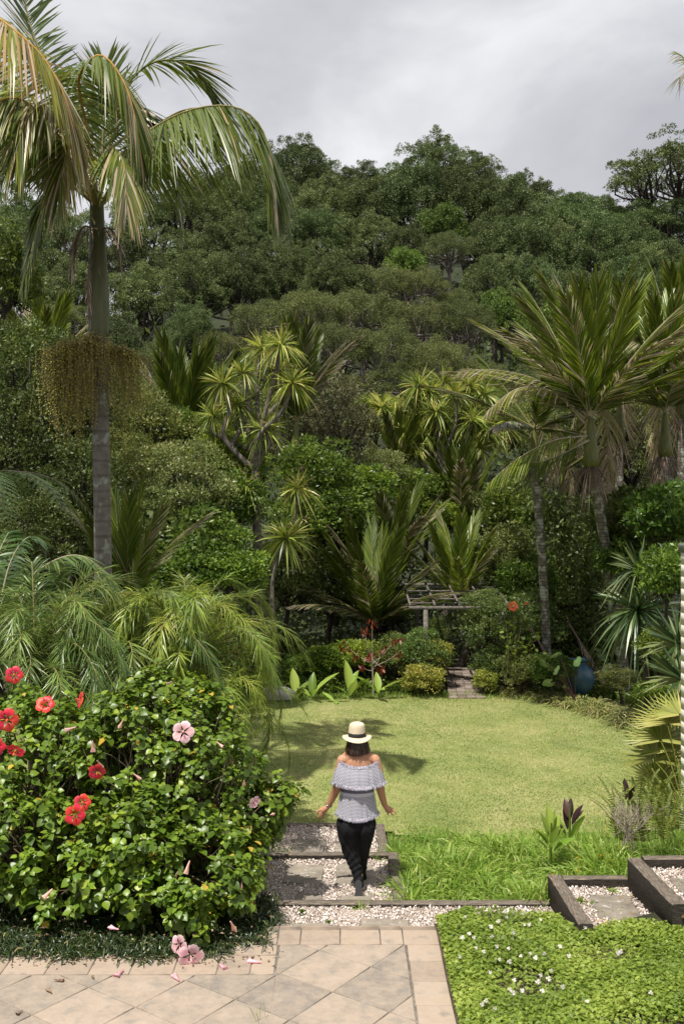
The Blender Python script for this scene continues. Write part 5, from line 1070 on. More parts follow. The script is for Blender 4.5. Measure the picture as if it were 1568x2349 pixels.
# weeds on the walk
def weed(label, p, n, h, wd_, mat=M_grass, seed=0, up=.8):
    g = np.random.default_rng(seed); mb = MB(); d = rdir(n, up, g); d[:, 2] = np.abs(d[:, 2]); b = g.normal(size=(n, 3)) * [h * .12, h * .12, 0]
    strips(mb, b, d, unit(np.cross(d, rdir(n, 0, g))), h * g.uniform(.5, 1.1, n), wd_, .4, 3, g.random(n)); return tag(link('weed', mb.mesh('weed', mat), None, p), label, 'weed')
weed('yellow-green grass tuft on the long sleeper just below the woman\'s heel', (.17, 9.33, -.12), 46, .17, .008, seed=1)
weed('grass tuft against the sleeper right of the woman\'s shin', (.38, 10.98, -.25), 40, .24, .005, seed=2)
weed('leafy green weed in the shells left of the tuft by the heel, larger', (-.38, 9.2, -.12), 90, .09, .02, M_green, 3, .6)
weed('leafy green weed at the left end of the landing shells', (-.62, 9.25, -.12), 70, .09, .02, M_green, 4, .6)
weed('small pale weed in the shells between two landing stones', (-.12, 9.0, -.11), 40, .06, .014, M_bright, 5, .6)
weed('weed growing beside the stone under the right sleeper', (.42, 10.2, -.245), 60, .08, .012, M_green, 6)
weed('leafy weed in the shells left of the slab in the small box', (2.16, 9.0, .07), 80, .09, .016, M_bright, 7, .5)
weed('leafy weed between the small box and the tall sleeper', (2.62, 8.45, .07), 90, .1, .018, M_bright, 8, .5)
weed('grass clump in front of the small shell box', (2.35, 8.15, .03), 60, .12, .01, seed=9)
weed('single tall grass shoot in the bottom edge of the patio', P(597, 2330, 7.05) * [1, 1, 0], 5, .28, .006, M_grass, 10, 5)
weed('dandelion-like weed with yellow flowers at the small box corner', (2.5, 9.25, .07), 40, .1, .012, seed=11)
yb = MB(); d = rdir(30, 1.2, g); strips(yb, d * .001, d, unit(np.cross(d, rdir(30, 0, g))), .014, .006, 0, 1, g.random(30), ((0, 1), (1, .8))); tube(yb, [(0, 0, -.16), (0, 0, 0)], .0015, 4, 0); ybm = yb.mesh('yellow_flower', M_yfl)
for q, (x, y, Yd) in enumerate(sorted([(1267, 2008, 9.1), (1322, 1998, 9.3), (1325, 1968, 9.9), (1378, 1963, 9.9), (1406, 1973, 9.8), (1445, 2055, 8.9), (1389, 1899, 10.6), (1452, 2095, 8.6), (1380, 2112, 8.4), (1368, 2112, 8.4), (1388, 2120, 8.3), (1422, 2060, 8.8), (1565, 2105, 8.2)])):
    tag(link('yellow_flower', ybm, None, P(x, y, Yd), (g.normal() * .3, g.normal() * .3, 0), .62), f'{ORD[q]} tiny yellow weed flower from the left near the raised shell boxes', 'flower', 'tiny yellow flowers near the shell boxes')

# ------------------------------------------------------------ broad-leaved plants
def bigleaf_mesh(name, mat, v0, L_=1.0, wd_=.32, droop=.35, fold=.25, n=9, seed=0):
    g = np.random.default_rng(seed); t = np.linspace(0, 1, n); wv = wd_ * np.interp(t, [0, .1, .35, .6, .85, 1], [.06, .5, 1, .95, .5, .02]) / 2
    x = t * L_ * (1 - droop * .3 * t); z = -droop * L_ * t ** 2 * .6; rows = []
    for s, zz in ((1, fold), (.5, fold * .4), (0, 0), (-.5, fold * .4), (-1, fold)): rows.append(np.stack([x, wv * s * 1.0, z + wv * zz + .006 * np.sin(t * 25) * abs(s)], 1))
    V = np.concatenate(rows); F = [[r * n + q, r * n + q + 1, (r + 1) * n + q + 1, (r + 1) * n + q] for r in range(4) for q in range(n - 1)]
    A = np.clip(v0 + g.normal(size=len(V)) * .03 + np.repeat([0, .05, .2, .05, 0], n), 0, 1); mb = MB(); mb.add(V, F, A); return mb.mesh(name, mat, True)
def broadplant(name, cat, label, p, leafs, seed=0, size=1.0, stem=True):
    g = np.random.default_rng(seed); t = thing(name, label, cat, p)
    for (me, az, el, h, s) in leafs:
        s = s * (.68 if name == 'canna' else 1); h = h * (.62 if name == 'canna' else 1)
        link('leaf', me, t, (.03 * math.cos(az), .03 * math.sin(az), h * size), (g.normal() * .3, -el, az), s * size)
    if stem:
        mb = MB(); tube(mb, [(0, 0, -.1), (.01, 0, max(l[3] for l in leafs) * size)], [.016, .009], 7); link('stem', mb.mesh('stem', M_green), t)
    return t
BG = [bigleaf_mesh('leaf', M_ginger, v, 1, w_, d_, .3, seed=q) for q, (v, w_, d_) in enumerate([(.3, .34, .3), (.6, .3, .6), (.8, .36, .15)])]
BB = [bigleaf_mesh('leaf', M_bronze, v, 1, .32, d_, .35, seed=9) for v, d_ in ((.2, .15), (.8, .35))]
g = np.random.default_rng(31)
broadplant('ginger', 'ginger plant', 'broad-leaved ginger plant beside the pale rock, left of the row on the lawn edge', P(678, 1600, 21.6), [(BG[2], 1.9, 1.3, .05, .62), (BG[0], .3, .9, .05, .5), (BG[1], 2.8, .7, .05, .45), (BG[2], -.9, .8, .02, .4)], 1)
broadplant('ginger', 'ginger plant', 'ginger plant with a long leaf slanting right, second on the lawn edge', P(715, 1600, 21.4), [(BG[2], .15, .75, .08, .75), (BG[0], 1.5, 1.3, .05, .55), (BG[1], -1.2, .9, .02, .5), (BG[1], 3.2, .8, .02, .4)], 2)
broadplant('ginger', 'ginger plant', 'ginger plant with upright leaves just left of the red-leaved sapling', P(800, 1598, 21.5), [(BG[2], 1.7, 1.2, .1, .75), (BG[0], .2, .8, .05, .6), (BG[1], 3.0, .7, .05, .6), (BG[2], -1.0, 1.0, .02, .5), (BG[0], 1.0, 1.1, .08, .6)], 3)
broadplant('ginger', 'ginger plant', 'ginger plant with wide leaves just right of the red-leaved sapling', P(868, 1595, 21.5), [(BG[2], .1, .5, .1, .6), (BG[0], 3.1, .8, .05, .7), (BG[1], -1.5, .7, .05, .5), (BG[2], 1.7, 1.1, .05, .5)], 4)
broadplant('ginger', 'ginger plant', 'smallest ginger plant, nearest the mown grass', P(770, 1612, 21.2), [(BG[0], .2, .6, .02, .34), (BG[2], 3.0, .7, .02, .34), (BG[1], -1.5, .4, .02, .3)], 5)
broadplant('canna', 'canna', 'green-leaved canna in the tall grass at the right', P(1262, 1960, 10.3), [(BG[2], 2.2, 1.25, .25, .42), (BG[0], 3.0, 1.0, .15, .4), (BG[2], 1.0, 1.35, .3, .42), (BG[0], .2, 1.1, .15, .36), (BG[1], -1.6, .9, .12, .36), (BG[2], 1.6, 1.45, .32, .46), (BG[1], 2.6, .9, .05, .46), (BG[0], -.5, .8, .05, .46), (BG[2], .7, 1.2, .2, .44), (BG[1], 3.5, 1.1, .2, .42), (BG[2], -1.2, 1.2, .15, .42)], 6, 1.0)
broadplant('canna', 'canna', 'dark bronze-leaved canna in the tall grass at the right', P(1305, 1935, 10.6), [(BB[0], 2.0, 1.4, .22, .42), (BB[1], .3, 1.0, .3, .34), (BB[0], 1.2, 1.25, .38, .36), (BG[2], 2.8, 1.1, .1, .44), (BB[1], 3.1, 1.0, .16, .34), (BG[0], -.6, 1.2, .1, .42), (BG[2], .4, 1.0, .08, .46), (BB[0], .0, 1.1, .34, .36), (BG[1], 3.6, .9, .05, .44), (BB[1], 1.8, 1.3, .42, .34)], 7)
broadplant('canna', 'canna', 'bronze-leaved canna behind the pale dead twigs', P(1440, 1860, 11.4), [(BB[0], 1.9, 1.4, .2, .36), (BB[1], .4, 1.1, .25, .3), (BB[0], -1.2, 1.2, .2, .3), (BB[1], 2.9, 1.1, .1, .3)], 8)
# taro
def taro_mesh():
    n = 16; th_ = np.linspace(-2.75, 2.75, n); r = .5 * (1 - .25 * np.abs(th_) / 2.75) + .12 * np.exp(-(th_ / .25) ** 2); V = [(0, 0, .03)] + [(rr_ * math.cos(a) + .08, rr_ * math.sin(a) * .85, -.12 * rr_ + .04 * abs(math.sin(a * 3))) for a, rr_ in zip(th_, r)]
    mb = MB(); mb.add(V, [[0, q + 1, q + 2] for q in range(n - 1)], np.r_[.8, np.full(n, .45)]); return mb.mesh('leaf', M_taro, True)
TM = taro_mesh()
def taro(label, base, Yd, lv, s=.34):
    b = P(*base, Yd); t = thing('taro', label, 'taro', b)
    for (x, y, rx, rz) in lv:
        h = P(x, y, Yd + g.uniform(-.1, .1)) - b; mb = MB(); tube(mb, bez([(0, 0, -.05), h * .5 + [0, 0, .05], h], 6), [.011] * 6, 5); link('stalk', mb.mesh('stalk', M_bronze), t); link('leaf', TM, t, h, (rx, .4, rz), s * g.uniform(.85, 1.15))
taro('taro with black stalks in front of the blue pot', (1318, 1600), 20.6, [(1262, 1565, .9, 2.5), (1250, 1520, .8, 1.8), (1275, 1535, .9, 4.5), (1322, 1515, .9, 4.7), (1280, 1500, .5, 3.0)])
taro('taro with leaning leaves behind the blue pot', (1350, 1560), 21.6, [(1375, 1500, .8, .5), (1395, 1475, .7, .6), (1385, 1530, .9, 5.5), (1365, 1460, .6, 1.0)], .42)
taro('taro with big pale leaves right of the spiky tree trunk', (1500, 1620), 17.4, [(1475, 1530, 1.1, 4.0), (1495, 1570, 1.0, 5.2), (1525, 1560, .9, 5.4), (1535, 1530, .8, 5.8)], .36)
# red-leaved sapling
b = P(856, 1605, 21.9); t = thing('sapling', 'bare thin sapling with drooping red leaves behind the lawn', 'sapling', b); mb = MB(); tips = [(835, 1445), (790, 1480), (815, 1500), (853, 1430), (880, 1490), (905, 1470), (912, 1500), (848, 1500), (830, 1530), (875, 1530)]
tube(mb, bez([(0, 0, -.1), P(855, 1560, 21.9) - b, P(853, 1500, 21.9) - b], 8), np.linspace(.022, .012, 8), 7)
for x, y in tips: s_ = P(855, 1560 - g.random() * 50, 21.9) - b; e_ = P(x, y, 21.9 + g.normal() * .1) - b; tube(mb, bez([s_, (s_ + e_) / 2 + [0, 0, -.03], e_], 6), np.linspace(.009, .004, 6), 5)
link('trunk', mb.mesh('trunk', M_twig, True), t); mb = MB()
for x, y in tips:
    e_ = P(x, y, 21.9) - b; n = 12; c = e_ + g.normal(size=(n, 3)) * [.05, .05, .05]; al = unit(g.normal(size=(n, 3)) * .4 + [0, 0, -1]); leaves(mb, c, al, rdir(n, 0, g), .14, .05, g.random(n), .2)
link('foliage', mb.mesh('foliage', M_redl), t)
# grass clumps edging the right side of the lawn
GM = []
for s in range(3):
    gg = np.random.default_rng(200 + s); mb = MB(); n = 700; d = rdir(n, 1.7, gg); d[:, 2] = np.abs(d[:, 2]); b_ = gg.normal(size=(n, 3)) * [.09, .09, .0]
    strips(mb, b_, d, unit(np.cross(d, [0, 0, 1.0]) + gg.normal(size=(n, 3)) * .2), gg.uniform(.28, .5, n), .012, .75, 4, gg.random(n)); GM.append(mb.mesh('grass_clump', M_liri))
eg = bez([(5.85, 16.2, 0), (5.75, 17.2, 0), (5.6, 18.2, 0), (5.4, 19.3, 0), (5.1, 20.2, 0), (4.7, 21.1, 0), (4.2, 21.7, 0), (3.7, 22.1, 0)], 20)
for q, (x, y, _) in enumerate(eg):
    o = link('grass_clump', GM[rng.integers(3)], None, (x + rng.normal() * .06 + .12, y + rng.normal() * .08, -.47), (0, 0, rng.random() * 6), (1.7, 1.7, rng.uniform(1.2, 1.6))); tag(o, f'{ORD[q]} arching grass clump, counting from the house, edging the right side of the lawn', 'grass clump', 'grass clumps edging the right side of the lawn')
# blue pot
b = P(1330, 1590, 21.7); pot = thing('garden_pot', 'round blue glazed pot with flared rim standing under the palms', 'pot', b); mb = MB(); 
lathe(mb, [(.13, 0), (.2, .05), (.285, .17), (.32, .31), (.31, .44), (.25, .55), (.16, .62), (.12, .65), (.12, .68), (.15, .71)], 36); link('body', mb.mesh('body', M_pot, True), pot)
mb = MB(); lathe(mb, [(.12, .68), (.16, .705), (.22, .725), (.225, .735), (.2, .735), (.13, .71), (.11, .62)], 36); link('rim', mb.mesh('rim', M_pot, True), pot)
# fallen brown fronds
for q, (pts, lab) in enumerate([([(1300, 1425, 23.3), (1335, 1480, 23.1), (1365, 1530, 22.9), (1395, 1575, 22.6)], 'brown fallen palm frond leaning behind the blue pot'), ([(1215, 1440, 22), (1240, 1480, 22), (1262, 1520, 21.9), (1280, 1560, 21.8)], 'pale dry frond tangle at the foot of the lichened trunk')]):
    b = P(*pts[-1]); mb = MB(); frond(mb, [P(*p) - b for p in pts], 34, .42, .02, (35, 20), 10, .3, .25, .2, .05, (0, 0, 1), (.2, 1), .022, 3, 0, 1, seed=q); t = thing('fallen_frond', lab, 'palm frond', b); link('leaflets', mb.mesh('leaflets', [M_dead, M_dead]), t)
# orange flower stem
b = P(1178, 1560, 21.6); t = thing('hibiscus_shrub', 'lanky hibiscus shrub with one orange flower right of the pergola', 'hibiscus', b); mb = MB()
for x, y in ((1176, 1400), (1205, 1395), (1160, 1430), (1235, 1450), (1215, 1480), (1190, 1450), (1255, 1500)):
    e_ = P(x, y, 21.6 + g.normal() * .1) - b; tube(mb, bez([(g.normal() * .1, 0, -.1), e_ * .5 + g.normal(size=3) * .05, e_], 8), np.linspace(.013, .005, 8), 5)
link('stems', mb.mesh('stems', M_stem, True), t); put_flower(t, 'orange', P(1176, 1391, 21.5) - b, (-.1, -1, .2), 1.35); put_flower(t, 'orange', P(1207, 1385, 21.5) - b, (.1, -.6, .8), .6); mb = MB(); n = 150; k = g.integers(0, 7, n); e_ = np.array([P(x, y, 21.6) - b for x, y in ((1176, 1400), (1205, 1395), (1160, 1430), (1235, 1450), (1215, 1480), (1190, 1450), (1255, 1500))])
c = e_[k] * g.uniform(.4, 1, n)[:, None] + g.normal(size=(n, 3)) * .06; leaves(mb, c, rdir(n, 0, g), rdir(n, .5, g), .11, .07, g.random(n), .15, .1, 0, True); link('foliage', mb.mesh('foliage', M_bright), t)
# pale rock
mb = MB(); lathe(mb, [(.02, .16), (.15, .14), (.24, .06), (.26, 0), (.24, -.1)], 14, sx=1.5); mb.V = [v + g.normal(size=v.shape) * .012 for v in mb.V]; tag(link('rock', mb.mesh('rock', M_rock, True), None, P(637, 1592, 21.5)), 'pale rounded rock at the far left edge of the lawn', 'rock')
# fan-leaved plant at the house corner
def fanleaf(seed):
    gg = np.random.default_rng(seed); mb = MB(); n = 26; a = np.linspace(-1.75, 1.75, n); d = unit(np.stack([np.cos(a), np.sin(a), .12 * np.cos(a * 3)], 1)); strips(mb, d * .02, d, unit(np.cross(d, [0, 0, 1.0]) + gg.normal(size=(n, 3)) * .1), .5 * (1 - .12 * np.abs(a)), .036, .12, 4, gg.uniform(.2, 1, n), ((0, .3, .6, 1), (.5, 1, .7, .05))); return mb.mesh('leaf', M_fan)
FM = [fanleaf(1), fanleaf(2)]; b = P(1570, 1830, 13.0); t = thing('fan_palm', 'yellowish fan-leaved palm in front of the house corner', 'palm', b)
for (x, y, rz, rx, s) in ((1515, 1700, 3.0, .3, 1.15), (1500, 1745, 3.2, -.3, 1.2), (1530, 1660, 2.3, .5, 1.1), (1560, 1640, 1.6, .7, 1.0), (1505, 1790, 3.6, -.5, 1.0), (1540, 1810, 4.2, -.6, 1.0), (1550, 1720, 2.7, .4, 1.2), (1520, 1840, 3.5, -.5, .9)):
    h = P(x, y, 13.2 + g.normal() * .15) - b; mb = MB(); tube(mb, bez([(0, 0, -.2), h * .5, h], 6), [.009] * 6, 5); link('stalk', mb.mesh('stalk', M_fan), t); link('leaf', FM[int(g.integers(2))], t, h, (1.1 + rx, 0, rz) if False else Vector((math.cos(rz) * .0, -.8, .6 + rx)).to_track_quat('Z', 'X').to_euler(), s)
# sword ferns
mbs = []
for s in range(2):
    gg = np.random.default_rng(300 + s); mb = MB(); R_ = bez([(0, 0, 0), (.03, 0, .22), (.1, 0, .42), (.22, 0, .55)], 30); tube(mb, R_, .002, 4, .2); n = 30
    for sg in (-1, 1): d = np.tile([.1, sg, .15], (n, 1)) + gg.normal(size=(n, 3)) * .08; strips(mb, R_, unit(d), np.tile(unit(np.array([.3, 0, 1.0])), (n, 1)), .05 * np.interp(np.linspace(0, 1, n), [0, .3, 1], [.7, 1, .2]), .013, .1, 1, gg.random(n), ((0, 1), (1, .4)))
    mbs.append(mb.mesh('frond', M_fern))
for q, (x, y, Yd, nf, lab) in enumerate([(1420, 1900, 10.6, 12, 'sword fern left of the pale dead twigs, next to the sleeper corner'), (1470, 1905, 10.5, 16, 'sword fern in the middle of the fern group by the house'), (1515, 1895, 10.4, 16, 'sword fern right in the fern group, nearest the house'), (1545, 1870, 10.8, 16, 'sword fern under the house corner boards'), (1500, 1850, 11.2, 14, 'sword fern behind the others, under the fan-leaved palm'), (1465, 1850, 11.4, 12, 'rear sword fern behind the pale dead twigs'), (1355, 1535, 21.9, 12, 'green fern beside the blue pot')]):
    t = thing('fern', lab, 'fern', P(x, y + 25, Yd)); 
    for k in range(nf): link('frond', mbs[int(g.integers(2))], t, (g.normal() * .06, g.normal() * .06, 0), (0, g.uniform(-.1, .5), g.random() * 6.28), g.uniform(.7, 1.15) * (1.3 if Yd > 20 else 1))
# dead twigs
b = P(1440, 1960, 10.3); t = thing('dead_bush', 'leafless bush of pale dead twigs beside the ferns', 'bush', b)
def twig(p, d, L_, r, depth):
    e_ = p + d * L_; mb = twig.mb; tube(mb, bez([p, (p + e_) / 2 + g.normal(size=3) * L_ * .08, e_], 4), np.linspace(r, r * .6, 4), 5, .5, False)
    if depth:
        for q in range(3): twig(e_ if q else (p + e_) / 2, unit(d + g.normal(size=3) * .5 + [0, 0, .1]), L_ * g.uniform(.55, .8), r * .62, depth - 1)
for q in range(6): twig.mb = MB(); twig(np.array([g.normal() * .06, 0, 0]), unit(np.array([g.normal() * .45, g.normal() * .3, 1])), .24, .008, 4); link('branch', twig.mb.mesh('branch', M_twig, True), t)

# ------------------------------------------------------------ the woman
PY = 10.1
def W(zx, zy, dy=0.0): return np.array([((1200 + zx / 2.831) / 1.74362 - 784) / 2286.6 * (PY + dy), PY + dy, CAM_H - ((2820 + zy / 2.831) / 1.74362 - 1174.5) / 2286.6 * (PY + dy)])
per = thing('person', 'woman from behind in straw hat, patterned off-shoulder top and black trousers, descending the steps', 'person', (.15, PY, -.24)); poff = np.array(per.location)
M_skin = noisemat('tanned_skin', [(0.3, (.40, .19, .105)), (.7, (.50, .26, .155))], 5, bump=0, rough=.5, spec=.4)
M_hair = leafmat('brown_hair', [(0, (.018, .009, .005)), (1, (.07, .032, .016))], .35, .0, .5, 0)
M_trous = noisemat('black_linen', [(0.3, (.010, .010, .011)), (.7, (.018, .018, .02))], 30, bump=.25, rough=.85, spec=.15, bscale=60)
def remesh(name, mb, vox, mats, smooth_it=2, disp=None):
    me = mb.mesh(name + '_raw', mats); o = bpy.data.objects.new(name + '_raw', me); col.objects.link(o)
    m = o.modifiers.new('r', 'REMESH'); m.mode = 'VOXEL'; m.voxel_size = vox; m.use_smooth_shade = True
    if smooth_it: s = o.modifiers.new('s', 'SMOOTH'); s.iterations = smooth_it; s.factor = .5
    dg = bpy.context.evaluated_depsgraph_get(); dg.update(); me2 = bpy.data.meshes.new_from_object(o.evaluated_get(dg)); me2.name = name; bpy.data.objects.remove(o)
    if disp is not None:
        n = len(me2.vertices); c = np.zeros(n * 3); me2.vertices.foreach_get('co', c); c = c.reshape(-1, 3); nr = np.zeros(n * 3); me2.vertices.foreach_get('normal', nr); nr = nr.reshape(-1, 3)
        c = c + nr * disp(c)[:, None]; me2.vertices.foreach_set('co', c.ravel()); me2.update()
    me2.polygons.foreach_set('use_smooth', np.ones(len(me2.polygons), bool)); me2.materials.clear(); me2.materials.append(mats if not isinstance(mats, list) else mats[0]); return me2
def cap(mb, pts, rad, n=14, k=18):      # rounded tapered limb
    pts = bez(pts, k); r = np.interp(np.linspace(0, 1, k), np.linspace(0, 1, len(rad)), rad)
    T0 = unit(pts[0] - pts[1]); T1 = unit(pts[-1] - pts[-2]); pts = np.concatenate([[pts[0] + T0 * r[0] * .95], [pts[0] + T0 * r[0] * .6], pts, [pts[-1] + T1 * r[-1] * .6], [pts[-1] + T1 * r[-1] * .95]]); r = np.concatenate([[r[0] * .2, r[0] * .75], r, [r[-1] * .75, r[-1] * .2]])
    tube(mb, pts, r, n)
def ell(mb, c, r, n=20):
    th_ = np.linspace(-math.pi / 2, math.pi / 2, 12)[1:-1]; rings = [[[c[0] + r[0] * math.cos(t) * math.cos(a), c[1] + r[1] * math.cos(t) * math.sin(a), c[2] + r[2] * math.sin(t)] for a in np.arange(n) / n * 6.2832] for t in th_]; loft(mb, rings)
mb = MB()
ell(mb, W(645, 400, .02), (.073, .09, .105)); ell(mb, W(645, 470, .07), (.045, .045, .05)); ell(mb, W(645, 430, .112), (.014, .02, .02)); 
for sx_ in (-1, 1): ell(mb, W(645 + sx_ * 84, 410, .02), (.01, .02, .03))
cap(mb, [W(645, 450, .01), W(650, 520, .0), W(655, 590, -.01)], [.056, .055, .07])
cap(mb, [W(510, 630, .0), W(590, 585, -.005), W(655, 575, -.01), W(730, 585, -.005), W(820, 625, .0)], [.050, .060, .068, .060, .050]); ell(mb, W(655, 640, .0), (.17, .07, .06)); cap(mb, [W(540, 605, 0), W(655, 555, 0), W(770, 605, 0)], [.045, .05, .045])     # shoulder girdle
ell(mb, W(655, 690, .01), (.165, .105, .15)); ell(mb, W(650, 900, .01), (.135, .095, .22)); ell(mb, W(640, 1180, .0), (.155, .11, .16))
cap(mb, [W(500, 545 + 20, .0), W(655, 530, -.01), W(810, 560 + 10, .0)], [.02, .05, .02])
armL = [W(478, 622, .0), W(440, 770, -.01), W(428, 900, -.015), W(385, 1010, .03), W(318, 1150, .07)]; armR = [W(845, 620, .0), W(885, 770, -.01), W(898, 900, -.01), W(920, 1010, .03), W(957, 1140, .07)]
for a_ in (armL, armR): cap(mb, a_, [.055, .050, .044, .045, .038, .028], 14, 26)
def hand(wr, tips, palm_dir, thumb):
    wr = np.array(wr); pc = wr + palm_dir * .055; cap(mb, [wr, wr + palm_dir * .03, wr + palm_dir * .07], [.024, .029, .028])
    k0 = wr + palm_dir * .085; spread_ = unit(np.cross(palm_dir, [0, 1.0, 0]))
    for q, tp in enumerate(tips):
        s_ = k0 + spread_ * (.027 - q * .018) * (1 if thumb[3] > 0 else -1) ; s_ = s_ - palm_dir * (.012 * abs(q - 1.2)); m_ = (s_ + tp) / 2 + np.array([0, -.008, .008]); cap(mb, [s_ - palm_dir * .02, s_, m_, tp], [.0105, .0105, .0092, .0072], 8, 9)
    cap(mb, [wr + palm_dir * .02, np.array(thumb[:3]) * .5 + (wr + palm_dir * .03) * .5 + [0, 0, .004], np.array(thumb[:3])], [.013, .0115, .0085], 8, 7)
wl = W(316, 1150, .07); pdl = unit(W(240, 1215, .07) - W(316, 1150, .07))
hand(wl, [W(168, 1245, .05), W(207, 1280, .05), W(228, 1290, .06), W(256, 1284, .08)], pdl, (*W(182, 1212, .09), -1))
wr_ = W(957, 1140, .07); pdr = unit(W(1015, 1205, .07) - W(957, 1140, .07))
hand(wr_, [W(1088, 1236, .05), W(1050, 1256, .05), W(1040, 1240, .06), W(1000, 1252, .08)], pdr, (*W(1060, 1185, .1), 1))
# feet (rear foot on its toes, front foot flat)
ft = lambda dy: dy
cap(mb, [W(560, 1330, .0), W(600, 1700, .0), W(660, 1950, -.02)], [.08, .06, .04]); cap(mb, [W(720, 1330, .0), W(700, 1640, .11), W(695, 1900, .3)], [.08, .06, .04])
cap(mb, [W(668, 1930, .0), W(664, 2010, -.03), W(660, 2060, -.06)], [.04, .033, .034]); cap(mb, [W(662, 2040, -.06), W(660, 2120, -.10), W(662, 2170, -.11)], [.03, .034, .024])
cap(mb, [W(695, 1900, .3), W(696, 1975, .3), W(697, 2035, .3)], [.04, .034, .034]); cap(mb, [W(697, 2040, .28), W(697, 2058, .4), W(697, 2062, .48)], [.032, .036, .024])
link('body', remesh('body', mb, .0056, M_skin, 3), per, -poff)
# trousers
mb = MB(); ell(mb, W(637, 1290, .0), (.185, .135, .17))
ell(mb, W(545, 1385, -.035), (.10, .11, .13)); ell(mb, W(735, 1385, -.035), (.10, .11, .13))
cap(mb, [W(525, 1330, .0), W(545, 1480, .0), W(572, 1640, .01), W(605, 1770, .0), W(645, 1910, -.02), W(668, 2040, -.05)], [.105, .108, .092, .080, .068, .052, .046], 18, 30)
cap(mb, [W(745, 1330, .0), W(725, 1480, .04), W(700, 1640, .11), W(690, 1760, .18), W(690, 1900, .26), W(700, 2030, .3)], [.11, .103, .085, .072, .062, .055, .05], 18, 30)
rq = np.random.default_rng(4)
def fold(c):
    x, y, z = c[:, 0], c[:, 1], c[:, 2]; lowk = np.clip((.55 - z) / .6, 0, 1)
    return (.005 * np.sin(z * 37 + x * 46 + np.sin(x * 31 + z * 17) * 2.6) + .004 * np.sin(z * 61 - x * 70 + y * 50 + 3 * np.sin(z * 13))) * lowk * (.4 + .6 * np.clip(np.sin(z * 9 + x * 6) + .5, 0, 1)) + .004 * np.sin(x * 70 + np.sin(z * 10)) * (1 - lowk) 
link('trousers', remesh('trousers', mb, .007, M_trous, 3, fold), per, -poff)
# patterned top
m, t_, N_, out, bs = newmat('patterned_cotton'); lk = t_.links.new; uv = N_('ShaderNodeUVMap'); sx_ = N_('ShaderNodeSeparateXYZ'); lk(uv.outputs[0], sx_.inputs[0])
def mth(op, a, b=None):
    n = N_('ShaderNodeMath', operation=op)
    for q, v in enumerate((a, b)):
        if v is None: continue
        if isinstance(v, (int, float)): n.inputs[q].default_value = v
        else: lk(v, n.inputs[q])
    return n.outputs[0]
PT = .0168; u_ = mth('DIVIDE', sx_.outputs[0], PT); v_ = mth('DIVIDE', sx_.outputs[1], PT * .8); row = mth('FLOOR', v_); odd = mth('MULTIPLY', mth('MODULO', mth('ABSOLUTE', row), 2), .5)
fu = mth('ABSOLUTE', mth('SUBTRACT', mth('FRACT', mth('ADD', u_, odd)), .5)); fv = mth('ABSOLUTE', mth('SUBTRACT', mth('FRACT', v_), .5))
dot = mth('LESS_THAN', mth('ADD', mth('MULTIPLY', fu, 1.25), mth('MULTIPLY', fv, .9)), .46)
atv = N_('ShaderNodeAttribute', attribute_name='v'); mc = N_('ShaderNodeMix', data_type='RGBA'); lk(mth('MULTIPLY', dot, mth('LESS_THAN', atv.outputs['Fac'], .5)), mc.inputs[0]); mc.inputs[6].default_value = (.56, .55, .62, 1); mc.inputs[7].default_value = (.012, .012, .022, 1)
r_ = ramp(N_, [(0, (1, 1, 1)), (.5, (1, 1, 1)), (.6, (1.0, 1.0, 1.0)), (.8, (.28, .28, .34)), (1, (.5, .5, .56))]); r_.color_ramp.interpolation = 'CONSTANT'; lk(atv.outputs['Fac'], r_.inputs[0]); mm = N_('ShaderNodeMix', data_type='RGBA', blend_type='MULTIPLY'); mm.inputs[0].default_value = 1; lk(mc.outputs[2], mm.inputs[6]); lk(r_.outputs[0], mm.inputs[7]); lk(mm.outputs[2], bs.inputs['Base Color']); bs.inputs['Roughness'].default_value = .9; bs.inputs['Specular IOR Level'].default_value = .1
M_top = m; M_fringe = leafmat('fringe', [(0, (.12, .12, .16)), (.5, (.55, .52, .6)), (1, (.7, .68, .74))], .8, .1, .2, 0)
def garment(name, levels, n, wr, amp, vfun, thick=True):
    # levels: (zx centre, zy at centre back, half width px, depth m, extra rise at the sides px)
    mb = MB(); th_ = np.arange(n) / n * 2 * np.pi; rings = []; uvs = []; A = []; ks = np.linspace(0, len(levels) - 1, 30); L_ = np.array(levels, float); g_ = np.random.default_rng(5); ph = g_.random(6) * 6
    for ki, kf in enumerate(ks):
        cxx, zy, hw, dep, rise, dyc = [np.interp(kf, np.arange(len(L_)), L_[:, q]) for q in range(6)]; f = kf / (len(L_) - 1); ring = []
        for a in th_:
            wv = 1 + amp * f * (math.sin(a * wr + ph[0]) * .6 + math.sin(a * (wr * 1.7) + ph[1]) * .4 + .5 * math.sin(a * 5 + ph[2]))
            x = cxx + hw * math.cos(a) * wv; zyy = zy - rise * abs(math.cos(a)) ** 2.2 - rise * .35 * max(0, math.sin(a)); p = W(x, zyy, dyc); p[1] += dep * math.sin(a) * wv; ring.append(p)
        rings.append(ring)
    rings = np.array(rings) - poff; K = len(rings)
    per_ = np.linalg.norm(np.roll(rings, -1, 1) - rings, axis=2).sum(1).mean(); uvs = np.array([[[q / n * per_, rings[k][q][2]] for q in range(n)] for k in range(K)]).reshape(-1, 2)
    A = np.array([vfun(k / (K - 1)) for k in range(K)]).repeat(n); loft(mb, rings, A, False, False, uvs); me = mb.mesh(name, M_top, True); link(name, me, per); return rings
def bandv(f):
    if .0 <= f < .30: return 0
    return 0
